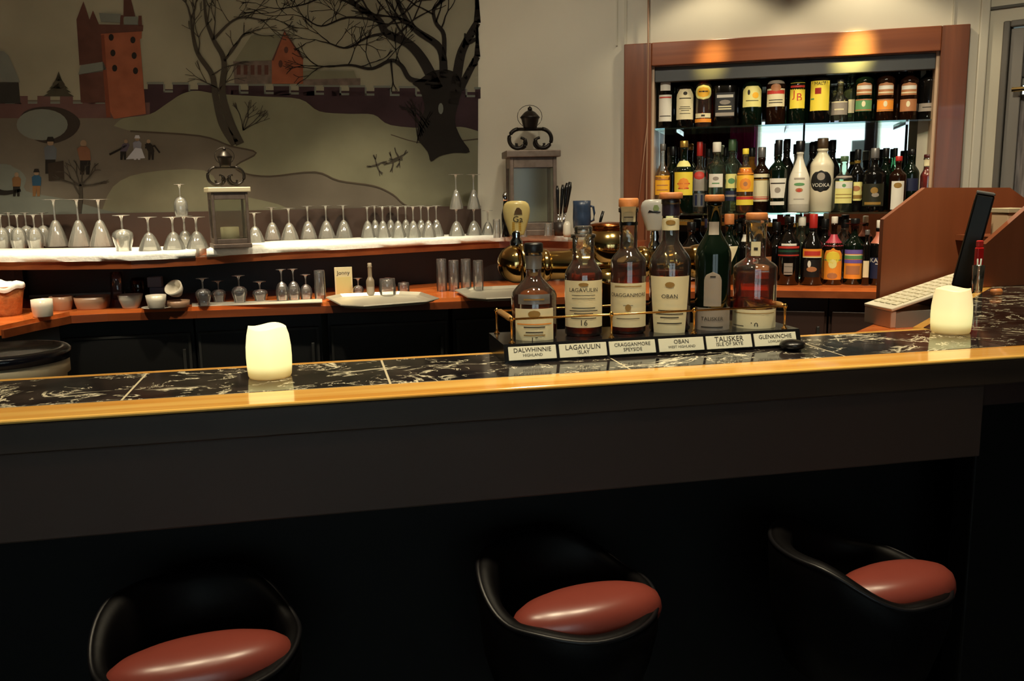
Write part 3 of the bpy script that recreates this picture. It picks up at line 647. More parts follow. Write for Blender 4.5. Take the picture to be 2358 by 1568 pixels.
def bottle(label, pos, H, R, body, s0=.62, s1=.76, rn=.34, cap=None, ch=.09, labels=(), liquid=None, sq=0, group=None, turn=0, taper=1.0, collar=None, n=28, name='bottle', cat='bottle'):
    """labels: (part name, shape, z0, z1, chord width, material, prints)"""
    t = thing(name, label, cat, pos, face_cam(pos)+turn, group)
    kk = 9; tops = 1-(ch if cap else 0)
    prof = [(.0001, 0), (.88*R*taper, 0), (R*taper, .014*H+.001), (R*(taper+1)/2, s0*H*.5), (R, s0*H)]
    for i in range(1, kk+1):
        a = i/kk; c = (1+math.cos(PI*a))/2; c = c*.6+(1-a*a)*.4; prof.append((R*(rn+(1-rn)*c), H*(s0+(s1-s0)*a)))
    prof += [(R*rn, H*(tops-.04)), (R*rn*1.14, H*(tops-.035)), (R*rn*1.14, H*(tops-.008)), (R*rn*.95, H*tops), (.0001, H*tops)]
    mk('body', lathe(prof, n, sq), body, t, True)
    def Rf(z):
        for (r0, a), (r1, b) in zip(prof[1:], prof[2:]):
            if a <= z <= b and b > a: return r0+(r1-r0)*(z-a)/(b-a)
        return R
    if liquid:
        lm, lev = liquid; lp = [(.0001, .006), (R*.86*taper, .006)]+[(max(.001, r-.0022), z) for r, z in prof[2:] if .008 < z < lev]
        lp += [(max(.001, Rf(lev)-.0022), lev), (.0001, lev)]
        mk('liquid', lathe(lp, n, sq), lm, t, True)
    if cap:
        cm, cr = cap; r = R*cr; z0 = H*tops+.0003
        mk('cap', lathe([(.0001, z0), (r*.97, z0), (r, z0+.0015), (r, H-.003), (r*.9, H), (.0001, H)], 20), cm, t, True)
    if collar:
        cm, a, b = collar; mk('neck_sleeve', lathe([(Rf(z)+.0009, z) for z in (a, a+(b-a)*.33, a+(b-a)*.67, b)], 20), cm, t, True)
    for ln, sh, z0, z1, wch, lm, prints in labels:
        Rm = Rf((z0+z1)/2); w = 2*Rm*math.asin(min(.985, wch/2/Rm)); w = max(w, .004)
        lb = mk(ln, patch(Rf, sq, z0, z1, w, sh), lm, t, True); bym = {}
        for q in prints:
            zc = z0+(z1-z0)*q[2]
            if q[0] == 't': vf = wrap(flat_text(q[1], width=w*q[3]), Rf, sq, (q[5] if len(q) > 5 else 0)*w, zc, .0012)
            elif q[0] == 'b': vf = patch(Rf, sq, zc-(z1-z0)*q[4]/2, zc+(z1-z0)*q[4]/2, w*q[3], 'rect', .0012, q[1]*w); q = (0, 0, 0, 0, q[5])
            else: vf = patch(Rf, sq, zc-(z1-z0)*q[4]/2, zc+(z1-z0)*q[4]/2, w*q[3], 'circle', .0012, q[1]*w); q = (0, 0, 0, 0, q[5])
            bym.setdefault(q[4].name, (q[4], []))[1].append(vf)
        for k, (pm_, L_) in bym.items(): mk('print', join(*L_), pm_, lb)
    return t
T_ = lambda s, v, w=.7, m=None, u=0: ('t', s, v, w, m or M_INK, u)
B_ = lambda v, w=.6, h=.03, m=None, u=0: ('b', u, v, w, h, m or M_INK)
O_ = lambda v, w, h, m, u=0: ('o', u, v, w, h, m)
LINES = tuple(B_(v, wd, .018) for v, wd in ((.42, .5), (.36, .62), (.30, .4), (.2, .55)))
# six whisky bottles on the stand: px column, base y, top y, width
def hero(label, px, yb, yt, wpx, labs, **k):
    p = at_Y(px, yb, 1.714); p.z = TZ; s = ppm(p); yb_ = proj(p)[1]
    L_ = [(ln, sh, (yb_-b)/s, (yb_-a)/s, wl/s, m, pr) for ln, sh, a, b, wl, m, pr in labs]
    if 'lev' in k: k['liquid'] = (k.pop('lm', M_WHISKY), (yb_-k.pop('lev'))/s)
    if 'col' in k: m, a, b = k.pop('col'); k['collar'] = (m, (yb_-b)/s, (yb_-a)/s)
    return bottle(label, p, (yb_-yt)/s, wpx/2/s, k.pop('body', M_BCLEAR), labels=L_, n=40, **k)
hero('squat clear whisky bottle above the HIGHLAND plate, dark stopper and pale landscape label', 1231, 788, 560, 104,
     [('label', 'rect', 704, 787, 84, M_CREAM, (O_(.86, .28, .2, M_GOLDINK), B_(.58, .86, .03, M_ORNG), B_(.50, .5, .03), B_(.36, .4, .03), B_(.28, .5, .03, M_GOLDINK), T_('15', .14, .14))),
      ('shoulder_label', 'rect', 672, 694, 70, M_GRYCAP, (B_(.5, .6, .16, M_GOLDINK),))],
     s0=.44, s1=.66, rn=.33, cap=(M_BLKCAP, .42), ch=.10, lev=668, lm=M_WHISKY, col=(M_GRYCAP, 588, 618))
hero('tall clear whisky bottle above the ISLAY plate with a broad cream label', 1344, 779, 522, 86,
     [('label', 'rect', 642, 748, 82, M_CREAM, (T_('LAGAVULIN', .80, .62), B_(.69, .5, .012), B_(.62, .5, .012), O_(.92, .2, .08, M_GOLDINK), T_('16', .1, .13))+LINES)],
     s0=.55, s1=.70, rn=.58, cap=(M_BCLEAR, .48), ch=.07, lev=615, lm=M_WHISKYD)
hero('clear whisky bottle with a bold arched name on its label and an orange cork', 1446, 774, 460, 80,
     [('label', 'rect', 648, 748, 78, M_CREAM, (T_('CRAGGANMORE', .73, .84), O_(.45, .12, .16, M_GOLDINK), B_(.5, .2, .012), B_(.2, .5, .015), B_(.93, .6, .02, M_GOLDINK))),
      ('neck_label', 'rect', 478, 512, 30, M_CREAM, (B_(.3, .6, .05), B_(.6, .5, .05)))],
     s0=.535, s1=.635, rn=.50, cap=(M_CORK, .56), ch=.065, lev=607, lm=M_WHISKYD, col=(M_BLKCAP, 513, 520))
hero('broad shouldered whisky bottle above the WEST HIGHLAND plate, cork on a dark neck sleeve', 1541, 770, 447, 94,
     [('label', 'taper', 632, 764, 84, M_CREAM, (T_('OBAN', .66, .34), O_(.86, .2, .1, M_GOLDINK))+LINES),
      ('neck_label', 'arch', 502, 531, 38, M_CREAM, (O_(.6, .4, .4, M_GOLDINK),))],
     s0=.49, s1=.66, rn=.40, cap=(M_CORK, .56), ch=.045, lev=622, lm=M_WHISKYD, col=(mat('purple_sleeve', (40, 30, 44), .4), 462, 499))
hero('dark green whisky bottle with an arched grey label above the ISLE OF SKYE plate', 1639, 767, 452, 80,
     [('label', 'arch', 622, 700, 38, M_GREYL, (B_(.86, .3, .04),)),
      ('base_label', 'rect', 704, 766, 76, M_GREYL, (T_('TALISKER', .6, .5), B_(.3, .5, .04))), ('neck_label', 'rect', 512, 541, 21, M_GREYL, ())],
     body=M_BDGREEN, s0=.55, s1=.74, rn=.38, cap=(M_CORK, .55), ch=.05)
hero('squat round shouldered whisky bottle at the end of the stand above the LOWLAND plate', 1735, 763, 492, 97,
     [('label', 'rect', 707, 760, 94, M_CREAM, (T_('10', .32, .12), B_(.85, .8, .03, M_GOLDINK), B_(.3, .25, .03, u=-.3))),
      ('neck_label', 'rect', 556, 588, 20, M_CREAM, (B_(.5, .4, .2),))],
     s0=.52, s1=.61, rn=.46, cap=(M_CORK, .5), ch=.06, lev=626, lm=M_WHISKYD)

# niche wall: counter, shelves and their bottles
ZMID = at_C(1900, 489, D0+.02).z; ZTOP = at_C(1900, 282, D0+.02).z
for z, lb in ((ZMID, 'middle glass shelf of the bottle niche'), (ZTOP, 'upper glass shelf of the bottle niche')):
    sh = tag(mk('glass_shelf', cbox(NI0+.014, NI1-.014, D0+.02, MOFF-.012, z-.009, z-.0005, .001), M_SHELFG), lb, 'shelf')
    for s in (NI0+.12, (NI0+NI1)/2, NI1-.12): mk('bracket', cbox(s-.006, s+.006, D0+.05, MOFF-.012, z-.022, z-.0092), M_CHROME, sh)
for s in (cs(at_C(2083, 400, MOFF-.02)), cs(at_C(1848, 400, MOFF-.02))):
    o = tag(mk('shelf_upright', xf(tube([(s, MOFF-.016, .922), (s, MOFF-.016, NZT-.014)], .005, 8), CM), mat('dark_green_metal', (30, 48, 44), .3, .5)), 'thin dark upright against the niche mirror %s' % ('behind the red bottle end' if s > .2 else 'behind the white bottles'), 'shelf upright')
PLACED = {'top': [], 'mid': [], 'low': []}
def nb(row, label, px, yt, wpx, labs, body, **k):
    z, off = {'top': (ZTOP, D0+.075), 'mid': (ZMID, D0+.075), 'low': (.921, .125)}[row]
    off += k.pop('back', 0)
    py = {'top': 275, 'mid': 480, 'low': 650}[row]; best = None
    for step in range(14):
        o_ = off+step*.015; p = at_C(px, py, o_); p.z = z; r_ = wpx/2/ppm(p)*(1.12 if k.get('sq') else 1)
        if o_+r_ > MOFF-.012: break
        gap = min([(p-q).length-r_-rq for q, rq in PLACED[row]] or [1])-.003
        if best is None or gap > best[0]+.002: best = (gap, p.copy(), r_)
        if gap > .001: break
    gap, p, r_ = best or (0, p, r_)
    if gap < .001: r_ = max(r_*.68, r_+gap-.001)
    PLACED[row].append((p.copy(), r_)); r_ /= (1.12 if k.get('sq') else 1); s = ppm(p); kw_ = 2*r_*s/wpx; wpx *= kw_; yb = proj(p)[1]
    labs = [(ln, sh, a, b, wl*kw_, m, pr) for ln, sh, a, b, wl, m, pr in labs]
    L_ = [(ln, sh, max(.004, (yb-b)/s), (yb-a)/s, wl/s, m, pr) for ln, sh, a, b, wl, m, pr in labs]
    if 'lev' in k: k['liquid'] = (k.pop('lm', M_WHISKY), (yb-k.pop('lev'))/s)
    if 'col' in k: m, a, b = k.pop('col'); k['collar'] = (m, (yb-b)/s, (yb-a)/s)
    return bottle(label, p, (yb-yt)/s, wpx/2/s, body, labels=L_, n=24, turn=random.uniform(-.06, .06), **k)
lab = lambda a, b, w, m, pr=(), sh='rect': ('label', sh, a, b, w, m, pr)
GT, GM, GL = 'bottles on the upper glass shelf', 'bottles on the middle glass shelf', 'bottles along the wooden counter of the niche'
nb('top', 'first bottle on the upper shelf, narrow white label with a dark red line', 1532, 160, 34, [lab(222, 281, 28, M_WHITE, (B_(.9, .9, .05, M_REDL), B_(.2, .8, .03))), ('shoulder_label', 'arch', 190, 213, 22, M_WHTCAP, ())], M_BDARK, s0=.74, s1=.84, cap=(M_BLKCAP, .42), group=GT)
nb('top', 'dark bottle with a large cream label full of fine print on the upper shelf', 1576, 158, 42, [lab(210, 277, 37, M_CREAM, (O_(.86, .2, .12, M_INK), B_(.7, .6, .03))+LINES, 'shoulder')], M_BDARK, s0=.62, s1=.72, cap=(M_BLKCAP, .42), group=GT)
nb('top', 'amber bottle with a round gold label over an orange strip on the upper shelf', 1619, 156, 38, [lab(200, 233, 34, M_PYEL, (O_(.5, .7, .7, M_ORY), B_(.55, .5, .1)), 'circle'), ('base_label', 'rect', 263, 273, 33, M_CREAM, (B_(.5, .2, .4),)), ('foot_label', 'rect', 275, 283, 36, M_ORNG, ())], M_BCLEAR, lev=205, lm=M_WHISKYD, s0=.64, s1=.78, cap=(M_BLKCAP, .42), group=GT)
nb('top', 'square shouldered bottle with a black and white label on the upper shelf', 1668, 158, 52, [lab(218, 271, 34, M_BLKL, (B_(.85, .85, .12, M_WHITE), O_(.6, .6, .2, M_GREYL), B_(.42, .7, .05, M_CREAM), B_(.32, .7, .05, M_CREAM), B_(.1, .96, .14, M_GREYL)))], M_BDARK, sq=6, s0=.66, s1=.76, rn=.3, cap=(M_BLKCAP, .38), group=GT)
nb('top', 'green black bottle with a pale yellow arched label on the upper shelf', 1730, 152, 46, [lab(203, 249, 40, M_PYEL, (O_(.7, .12, .26, M_INK, -.16), B_(.3, .6, .03), O_(.55, .3, .3, M_ORY, .15)), 'shoulder')], M_BDGREEN, s0=.60, s1=.76, cap=(M_BLKCAP, .42), group=GT)
nb('top', 'dark bottle whose label shows a red bird shape over cream on the upper shelf', 1785, 150, 44, [lab(190, 248, 38, M_CREAM, (O_(.72, .5, .3, M_BRNL), B_(.55, .95, .14, M_REDL), B_(.93, .95, .12, M_GREYL), B_(.25, .7, .03), B_(.15, .7, .03)))], M_BBROWN, s0=.62, s1=.78, cap=(M_BLKCAP, .42), group=GT)
nb('top', 'bottle with a yellow label and big red letters on the upper shelf', 1834, 150, 38, [lab(195, 252, 32, M_YEL, (T_('J', .55, .14, M_REDL, -.2), T_('B', .42, .30, M_REDL, .1), B_(.85, .9, .08, M_REDL)))], M_BDGREEN, s0=.63, s1=.78, cap=(M_REDCAP, .42), group=GT)
nb('top', 'bottle with the tallest bright yellow label and a small red square on the upper shelf', 1886, 146, 46, [lab(191, 257, 40, M_YEL, (B_(.66, .28, .2, M_REDL, -.08), B_(.66, .28, .2, M_REDL, -.08), B_(.4, .2, .05, M_GRNL, -.35), T_('MALT', .9, .5)))], M_BDARK, s0=.66, s1=.80, cap=(M_BLKCAP, .42), group=GT)
nb('top', 'clear small shouldered bottle with a pinkish beige label on the upper shelf', 1932, 186, 38, [lab(236, 266, 34, M_GREYL, (B_(.95, .98, .08, M_CREAM), B_(.4, .5, .1, M_CREAM)))], M_BCLEAR, s0=.5, s1=.68, cap=(M_GRYCAP, .42), group=GT)
nb('top', 'clear bottle with half a cream label peeping from the second row of the upper shelf', 1958, 170, 36, [lab(232, 262, 30, M_CREAM)], M_BPALE, s0=.6, s1=.78, cap=(M_GRNCAP, .42), back=.06, group=GT)
for px, c, cn, tp in ((1987, M_GRNL, 'green', 148), (2036, M_ORNG, 'orange', 146), (2090, M_BRNL, 'copper brown', 150)):
    nb('top', 'triangular shouldered bottle with a white banner over a %s label on the upper shelf' % cn, px, tp, 40, [lab(231, 258, 34, c, (B_(.95, .95, .1, M_BRNL), B_(.1, .95, .1, M_BRNL), O_(.6, .2, .5, M_CREAM))), ('shoulder_label', 'arch', 194, 222, 32, M_BRNL, (B_(.6, .9, .3, M_WHITE), B_(.2, .95, .1, M_CREAM)))], M_BDGREEN if cn == 'green' else M_BBROWN, s0=.68, s1=.80, cap=(M_BLKCAP, .42), group=GT)
nb('top', 'last bottle on the upper shelf, near black with a dull grey label', 2134, 146, 44, [lab(240, 258, 36, M_GREYL, (B_(.5, .5, .1),))], M_BDARK, s0=.66, s1=.80, cap=(M_GRYCAP, .42), group=GT)
for px, m, ds in ((1552, M_BDGREEN, 'between the cream and the white label'), (1698, M_BDARK, 'between the black and the yellow label'), (1808, M_BGREEN, 'beside the big red letters'), (1866, M_BGREEN, 'behind the bright yellow label'), (2010, M_BGREEN, 'beside the green label'), (2064, M_BBROWN, 'beside the copper brown label'), (2112, M_BDARK, 'next to the last bottle')):
    nb('top', 'unlabelled second row bottle on the upper shelf %s' % ds, px, 150, 38, [], m, s0=.62, s1=.78, cap=(M_BLKCAP, .42), back=.10, group=GT)
# middle shelf
nb('mid', 'first bottle of the middle shelf, clear with a mustard yellow label', 1525, 335, 38, [lab(406, 449, 32, M_ORY, (B_(.8, .7, .05, M_BRNL), B_(.5, .7, .05, M_BRNL), B_(.25, .7, .05, M_BRNL)))], M_BCLEAR, s0=.5, s1=.72, rn=.3, cap=(M_GRYCAP, .34), lev=396, lm=M_RUM, group=GM)
nb('mid', 'bottle with a gold cap, yellow neck crest and orange print on a yellow label', 1573, 328, 46, [lab(398, 450, 40, M_YEL, (O_(.5, .5, .5, M_ORNG), B_(.5, .6, .06, M_REDL), B_(.3, .5, .06, M_REDL))), ('shoulder_label', 'arch', 372, 386, 26, M_PYEL, ())], M_BDGREEN, s0=.58, s1=.74, rn=.34, cap=(M_GOLDCAP, .4), group=GM)
nb('mid', 'clear bottle with a red neck and a round red badge', 1609, 330, 38, [lab(394, 440, 30, M_GREYL, (O_(.75, .7, .4, M_REDL),)), ('base_label', 'rect', 446, 476, 28, M_GRYCAP, (B_(.5, .15, .8, M_BLUEL, -.2), B_(.5, .15, .8, M_BLUEL, .2)))], M_BCLEAR, s0=.5, s1=.66, rn=.3, cap=(M_REDCAP, .36), ch=.2, group=GM)
nb('mid', 'pale green gin shaped bottle with a cream cap and a white label', 1648, 331, 44, [lab(402, 432, 30, M_WHITE, (B_(.3, .5, .08, M_GRNL), O_(.65, .4, .3, M_GREYL)))], M_BPALE, s0=.66, s1=.76, rn=.36, cap=(M_WHTCAP, .44), ch=.14, group=GM)
nb('mid', 'pale bottle with a dull green cap and a lemon label', 1683, 324, 40, [lab(402, 434, 32, M_PYEL, (O_(.5, .4, .4, M_GRNL),)), ('base_label', 'rect', 440, 462, 34, M_BLUEL, (B_(.5, .7, .2, M_GREYL),))], M_BPALE, s0=.64, s1=.76, rn=.36, cap=(M_GRNCAP, .44), ch=.16, group=GM)
nb('mid', 'orange labelled bottle with yellow cap, round seal and striped foot', 1714, 345, 40, [lab(388, 442, 37, M_ORY, (B_(.75, .9, .06, M_ORNG), O_(.32, .55, .5, M_ORNG), O_(.32, .2, .2, M_BRNL))), ('base_label', 'rect', 452, 472, 37, M_YEL, (B_(.8, .98, .35, M_REDL),))], M_BCLEAR, s0=.62, s1=.76, rn=.34, cap=(M_YEL, .36), lev=386, lm=M_RUM, group=GM)
nb('mid', 'dark bottle with a grey top and a cream label edged in red', 1751, 342, 38, [lab(414, 464, 33, M_CREAM, (B_(.12, .9, .05, M_REDL), B_(.2, .9, .03, M_REDL), B_(.98, .9, .06, M_GOLDINK))), ('shoulder_label', 'rect', 402, 410, 30, M_CREAM, ())], M_BBROWN, s0=.6, s1=.74, rn=.4, cap=(M_GRYCAP, .46), ch=.16, group=GM)
nb('mid', 'olive black bottle with a tapering white label and a white foot label', 1789, 326, 42, [lab(412, 456, 36, M_WHITE, (B_(.75, .8, .06), O_(.4, .3, .3, M_GREYL)), 'taper'), ('base_label', 'rect', 464, 472, 30, M_WHITE, ())], M_BDGREEN, s0=.58, s1=.72, rn=.32, cap=(M_BLKCAP, .38), ch=.2, group=GM)
nb('mid', 'solid white long necked bottle with a black cap and orange sun print', 1838, 328, 48, [lab(398, 470, 40, M_WHTB, (O_(.44, .34, .14, M_BRNL), O_(.43, .2, .1, M_REDL), O_(.62, .5, .1, M_GRNL), B_(.80, .5, .05, M_GREYL), B_(.16, .5, .02, M_GREYL)))], M_WHTB, s0=.40, s1=.76, rn=.30, cap=(M_BLKCAP, .42), ch=.15, group=GM)
nb('mid', 'frosted cream bottle with a round black badge reading VODKA', 1889, 322, 52, [lab(394, 443, 43, M_BLKL, (T_('VODKA', .32, .80, M_WHITE), O_(.72, .34, .36, M_GREYL)), 'circle')], M_CREAMB, s0=.62, s1=.80, rn=.42, cap=(mat('brown_striped_cap', (74, 56, 38), .4, var=.3, scale=90), .46), ch=.14, group=GM)
nb('mid', 'pale green bottle with a two tone label lettered along its shoulder', 1940, 362, 44, [lab(418, 468, 36, M_PYEL, (B_(.82, .98, .3, M_WHITE), O_(.8, .2, .16, M_GRNL), B_(.4, .9, .03, M_GOLDINK), B_(.25, .9, .03, M_GOLDINK))), ('shoulder_label', 'rect', 404, 413, 40, M_BLKL, (B_(.5, .8, .4, M_GREYL),))], M_BPALE, s0=.56, s1=.74, rn=.34, cap=(M_GRNCAP, .4), group=GM)
nb('mid', 'slim dark bottle with a tall yellow label and a dark cap ringed in gold', 1970, 347, 30, [lab(420, 462, 25, M_PYEL, (O_(.65, .6, .3, M_BRNL), B_(.2, .8, .2, M_GOLDINK)))], M_BDARK, s0=.6, s1=.76, rn=.4, cap=(M_BLKCAP, .46), ch=.16, col=(M_GOLDCAP, 372, 378), group=GM)
nb('mid', 'wide black bottle with a dark speckled label on the middle shelf', 2009, 344, 52, [lab(424, 474, 44, mat('dark_olive_label', (38, 38, 22), .5), (O_(.7, .3, .3, M_GOLDINK, .05), O_(.5, .3, .2, M_GREYL, .1), B_(.12, .7, .12, M_GOLDINK)))], M_BDARK, s0=.58, s1=.72, rn=.3, cap=(M_GRYCAP, .36), ch=.16, group=GM)
nb('mid', 'bottle with a long white tag shaped label beside the wooden screen', 2064, 362, 38, [lab(418, 482, 26, M_WHITE, (O_(.85, .6, .2, M_GOLDINK),))], M_BBROWN, s0=.64, s1=.78, rn=.34, cap=(M_REDCAP, .4), group=GM)
nb('mid', 'dark green bottle partly covered by the chamfered wooden screen', 2093, 346, 42, [lab(412, 440, 32, M_BLUEL)], M_BDGREEN, s0=.6, s1=.78, rn=.4, cap=(M_BLKCAP, .46), group=GM)
nb('mid', 'red liqueur bottle with a maroon cap at the end of the middle shelf', 2131, 358, 30, [('neck_label', 'rect', 370, 384, 16, M_CREAM, ())], M_BCLEAR, s0=.62, s1=.74, rn=.6, cap=(mat('maroon_cap', (70, 24, 24), .4), .64), ch=.06, lev=386, lm=M_RED, back=-.04, group=GM)
for px, m, tp, ds in ((1548, M_BDGREEN, 340, 'behind the gold cap'), (1630, M_BCLEAR, 345, 'next to the red neck'), (1668, M_BGREEN, 342, 'by the cream cap'), (1728, M_RUM, 343, 'with amber glass by the round seal'), (1808, M_BDARK, 324, 'beside the white long neck'),
                      (1868, M_BDARK, 330, 'between the two white bottles'), (1912, M_BDARK, 326, 'behind the frosted badge'), (2034, M_BDGREEN, 344, 'first of two tall green necks'), (2055, M_BGREEN, 344, 'second of two tall green necks'), (2120, M_BGREEN, 348, 'beside the red liqueur')):
    nb('mid', 'second row bottle on the middle shelf %s' % ds, px, tp, 34, [], m, s0=.58, s1=.76, rn=.36, cap=(M_BLKCAP, .42), ch=.14, back=.11, group=GM)
# wooden counter
nb('low', 'black bottle with a red and green band and a small grey label', 1813, 500, 50, [lab(604, 630, 19, M_GREYL, (B_(.2, .9, .06), B_(.7, .9, .03))), ('band_label', 'rect', 566, 590, 46, M_BLKL, (B_(.9, .95, .2, M_REDL), B_(.55, .95, .2, mat('band_green', (24, 70, 48), .5)), B_(.15, .95, .12, M_REDL), B_(1.15, .6, .2, M_WHITE)))], M_BDARK, s0=.58, s1=.78, rn=.36, cap=(M_BLKCAP, .42), group=GL)
nb('low', 'black bottle with a bright orange strip and a stag head drawing', 1868, 494, 50, [lab(572, 592, 40, M_ORNG, (B_(.5, .8, .5, M_REDL), B_(.06, .98, .12, M_CREAM))), ('lower_label', 'rect', 596, 636, 34, M_BLKL, (O_(.75, .2, .4, M_WHITE, -.15), O_(.45, .6, .3, M_BRNL)))], M_BDARK, s0=.50, s1=.76, rn=.30, cap=(M_REDCAP, .36), ch=.2, group=GL)
nb('low', 'bottle with a vivid orange and yellow arched label and a pink neck', 1916, 500, 42, [lab(570, 642, 37, M_ORNG, (O_(.7, .7, .4, M_YEL), B_(.62, .9, .04, M_GRNL), O_(.5, .4, .3, M_PYEL), O_(.12, .5, .2, M_BRNL)), 'arch')], M_BBROWN, s0=.56, s1=.72, rn=.30, cap=(M_WHTCAP, .34), ch=.10, col=(mat('pink_foil', (180, 60, 76), .4), 540, 566), group=GL)
nb('low', 'green necked bottle with a purple, green and orange label', 1963, 504, 46, [lab(574, 640, 38, M_ORNG, (B_(.93, .98, .14, M_PURP), B_(.74, .98, .12, M_GRNL), B_(.60, .98, .12, M_PURP), B_(.3, .7, .3, M_BRNL), B_(.82, .9, .04, M_CREAM)))], M_BDGREEN, s0=.58, s1=.74, rn=.34, cap=(M_BLKCAP, .42), col=(mat('dark_red_foil', (70, 20, 20), .4), 515, 527), group=GL)
nb('low', 'slim bottle squeezed between the purple label and the white lettered one', 1992, 530, 18, [lab(600, 638, 12, M_CREAM)], M_BDARK, s0=.7, s1=.8, rn=.5, cap=(M_GRYCAP, .6), group=GL)
nb('low', 'dark bottle with a salmon neck, white cap and white letters beside the wooden screen', 2019, 508, 38, [lab(592, 640, 34, M_BLUEL, (T_('KALA', .86, .8, M_WHITE), B_(.7, .2, .04, M_WHITE)))], M_BDARK, s0=.60, s1=.76, rn=.36, cap=(M_WHTCAP, .36), ch=.12, col=(mat('salmon_foil', (200, 120, 96), .4), 534, 560), group=GL)
nb('low', 'wine bottle with a copper foil and a cream wedge shaped label behind the stand', 1676, 494, 50, [('label', 'wedge', 566, 602, 40, M_CREAM, ())], M_BDGREEN, s0=.52, s1=.7, rn=.34, cap=(M_CORK, .44), ch=.15, group=GL)
nb('low', 'black bottle with a torn white neck label behind the squat end bottle', 1716, 505, 44, [('neck_label', 'rect', 540, 556, 20, M_WHITE, ())], M_BDARK, s0=.5, s1=.72, rn=.36, cap=(M_BLKCAP, .42), group=GL)
nb('low', 'dark bottle with a tan neck foil right behind the squat end bottle', 1756, 500, 38, [('label', 'rect', 590, 640, 34, M_BRNL, ())], M_BBROWN, s0=.55, s1=.72, rn=.4, cap=(M_CORK, .44), ch=.14, group=GL)
nb('low', 'dark bottle showing a blue foil behind the dark green whisky', 1630, 505, 46, [('label', 'rect', 580, 640, 34, M_BLUEL, ())], M_BDARK, s0=.55, s1=.74, rn=.36, cap=(M_BLUEL, .44), ch=.14, group=GL)
nb('low', 'dark bottle with an amber neck beside the white tap handle', 1590, 512, 44, [('label', 'rect', 590, 640, 34, M_GREYL, ())], M_BDARK, s0=.55, s1=.74, rn=.36, cap=(M_BLKCAP, .44), ch=.14, group=GL)
for px, m, tp, ds in ((1785, M_BDARK, 512, 'before the grey label'), (1795, M_REDL, 498, 'red foiled, behind the banded one'), (1842, M_BPALE, 500, 'pale, behind the stag drawing'), (1895, M_BDARK, 505, 'behind the orange label'), (1940, M_BCLEAR, 506, 'clear, before the purple label'), (1700, M_BDGREEN, 515, 'behind the wedge label')):
    nb('low', 'second row bottle on the niche counter, %s' % ds, px, tp, 40, [], M_BDARK if m is M_REDL else m, s0=.56, s1=.74, rn=.36, cap=(m if m is M_REDL else M_WHTCAP if m is M_BPALE else M_BLKCAP, .42), ch=.14, back=.13, group=GL)

# ------------------------------------------------------------------ back bar: counter, cabinets, shelf
def line_x(p, d, Y): return p.x+d.x*(Y-p.y)/d.y
FP = [(-1.75, 2.9), (-1.28, 3.92), (-1.216, 4.09), (-1.115, 4.30), (-.96, 4.318), (-.57, 4.285), (.0, 4.26), (.52, 4.22), (1.2, 4.21)]
cornr = (line_x(P0, WD, 4.205), 4.205)
cend = cpt(.55, 0, 0); cendb = cpt(.55, D0-.001, 0)
wl = cpt(S_CORN, D0-.001, 0)
ctr = FP+[cornr, (cend.x, cend.y), (cendb.x, cendb.y), (wl.x, YA-.03), (-2.3, YA-.03), (-2.3, 2.9)]
cm_ = thing('back_counter', 'orange wood back counter under the white shelf, turning the corner to the bottle niche', 'counter', (0, 0, .88))
mk('worktop', prism(ctr, 0, .04), M_COUNTER, cm_)
fe = FP[1:]+[cornr, (cend.x, cend.y)]
for a, b in zip(fe[:-1], fe[1:]):
    A3, B3 = Vector((*a, 0)), Vector((*b, 0)); dd = (B3-A3).normalized(); nn_ = Vector((dd.y, -dd.x, 0))
    mk('front_edge', slab([A3+nn_*.0004+Vector((0, 0, -.012)), B3+nn_*.0004+Vector((0, 0, -.012)), B3+nn_*.0004+Vector((0, 0, .022)), A3+nn_*.0004+Vector((0, 0, .022))], .012, nn_), M_SHELFEDGE, cm_)
mk('niche_ledge', move(cbox(NI0+.014, NI1-.014, D0, MOFF-.007, .023, .040), (0, 0, 0)), M_COUNTER, cm_)
# black fridges below
def cabinet(x0, x1, y, label, mat_=M_BLACK, seam=True, M=None, h=.866, dep=.55):
    t = thing('undercounter_cabinet', label, 'cabinet', (0, 0, 0), 0, 'cabinets under the back counter')
    X = (lambda vf: xf(vf, M)) if M else (lambda vf: vf)
    mk('carcass', X(box(x0, x1, y+.03, y+dep, .0, h)), mat_, t)
    d = mk('door', X(bbox(x0+.012, x1-.012, y, y+.028, .1, h-.075, .004)), mat_, t)
    e = .012
    if seam: mk('door_frame', X(join(bbox(x0+.012, x1-.012, y-.004, y-.0003, h-.075-e, h-.076, .001), bbox(x0+.012, x0+.012+e, y-.004, y-.0003, .1, h-.075-e, .001), bbox(x1-.012-e, x1-.012, y-.004, y-.0003, .1, h-.075-e, .001))), M_BLACKEDGE, d)
    mk('handle', X(bbox(x1-.05, x1-.035, y-.02, y-.0045, h-.3, h-.15, .003)), M_BLACKEDGE, d)
cx_ = lambda px: at_Y(px, 800, 4.36).x
for a, b, lb in ((136, 447, 'black fridge cabinet next to the pale bucket'), (452, 742, 'black fridge cabinet behind the candle at the long end'), (758, 1036, 'black fridge cabinet under the first silver tray'), (1046, 1330, 'black cabinet under the second silver tray, left of the bottle stand')):
    cabinet(cx_(a), cx_(b), 4.36, lb)
cabinet(-1.02, -.40, .06, 'dark brown cabinet below the niche counter, nearest the corner', M_DKBROWN, False, CM, .866, .13)
cabinet(-.39, .02, .06, 'dark brown cabinet below the niche counter, in the middle', M_DKBROWN, False, CM, .866, .13)
cabinet(.03, .50, .06, 'dark brown cabinet below the niche counter beside the wooden screen', M_DKBROWN, False, CM, .866, .13)
struct('trim_10', box(-1.0, 1.25, 4.92, YA-.021, .921, 1.10), M_BLACK)
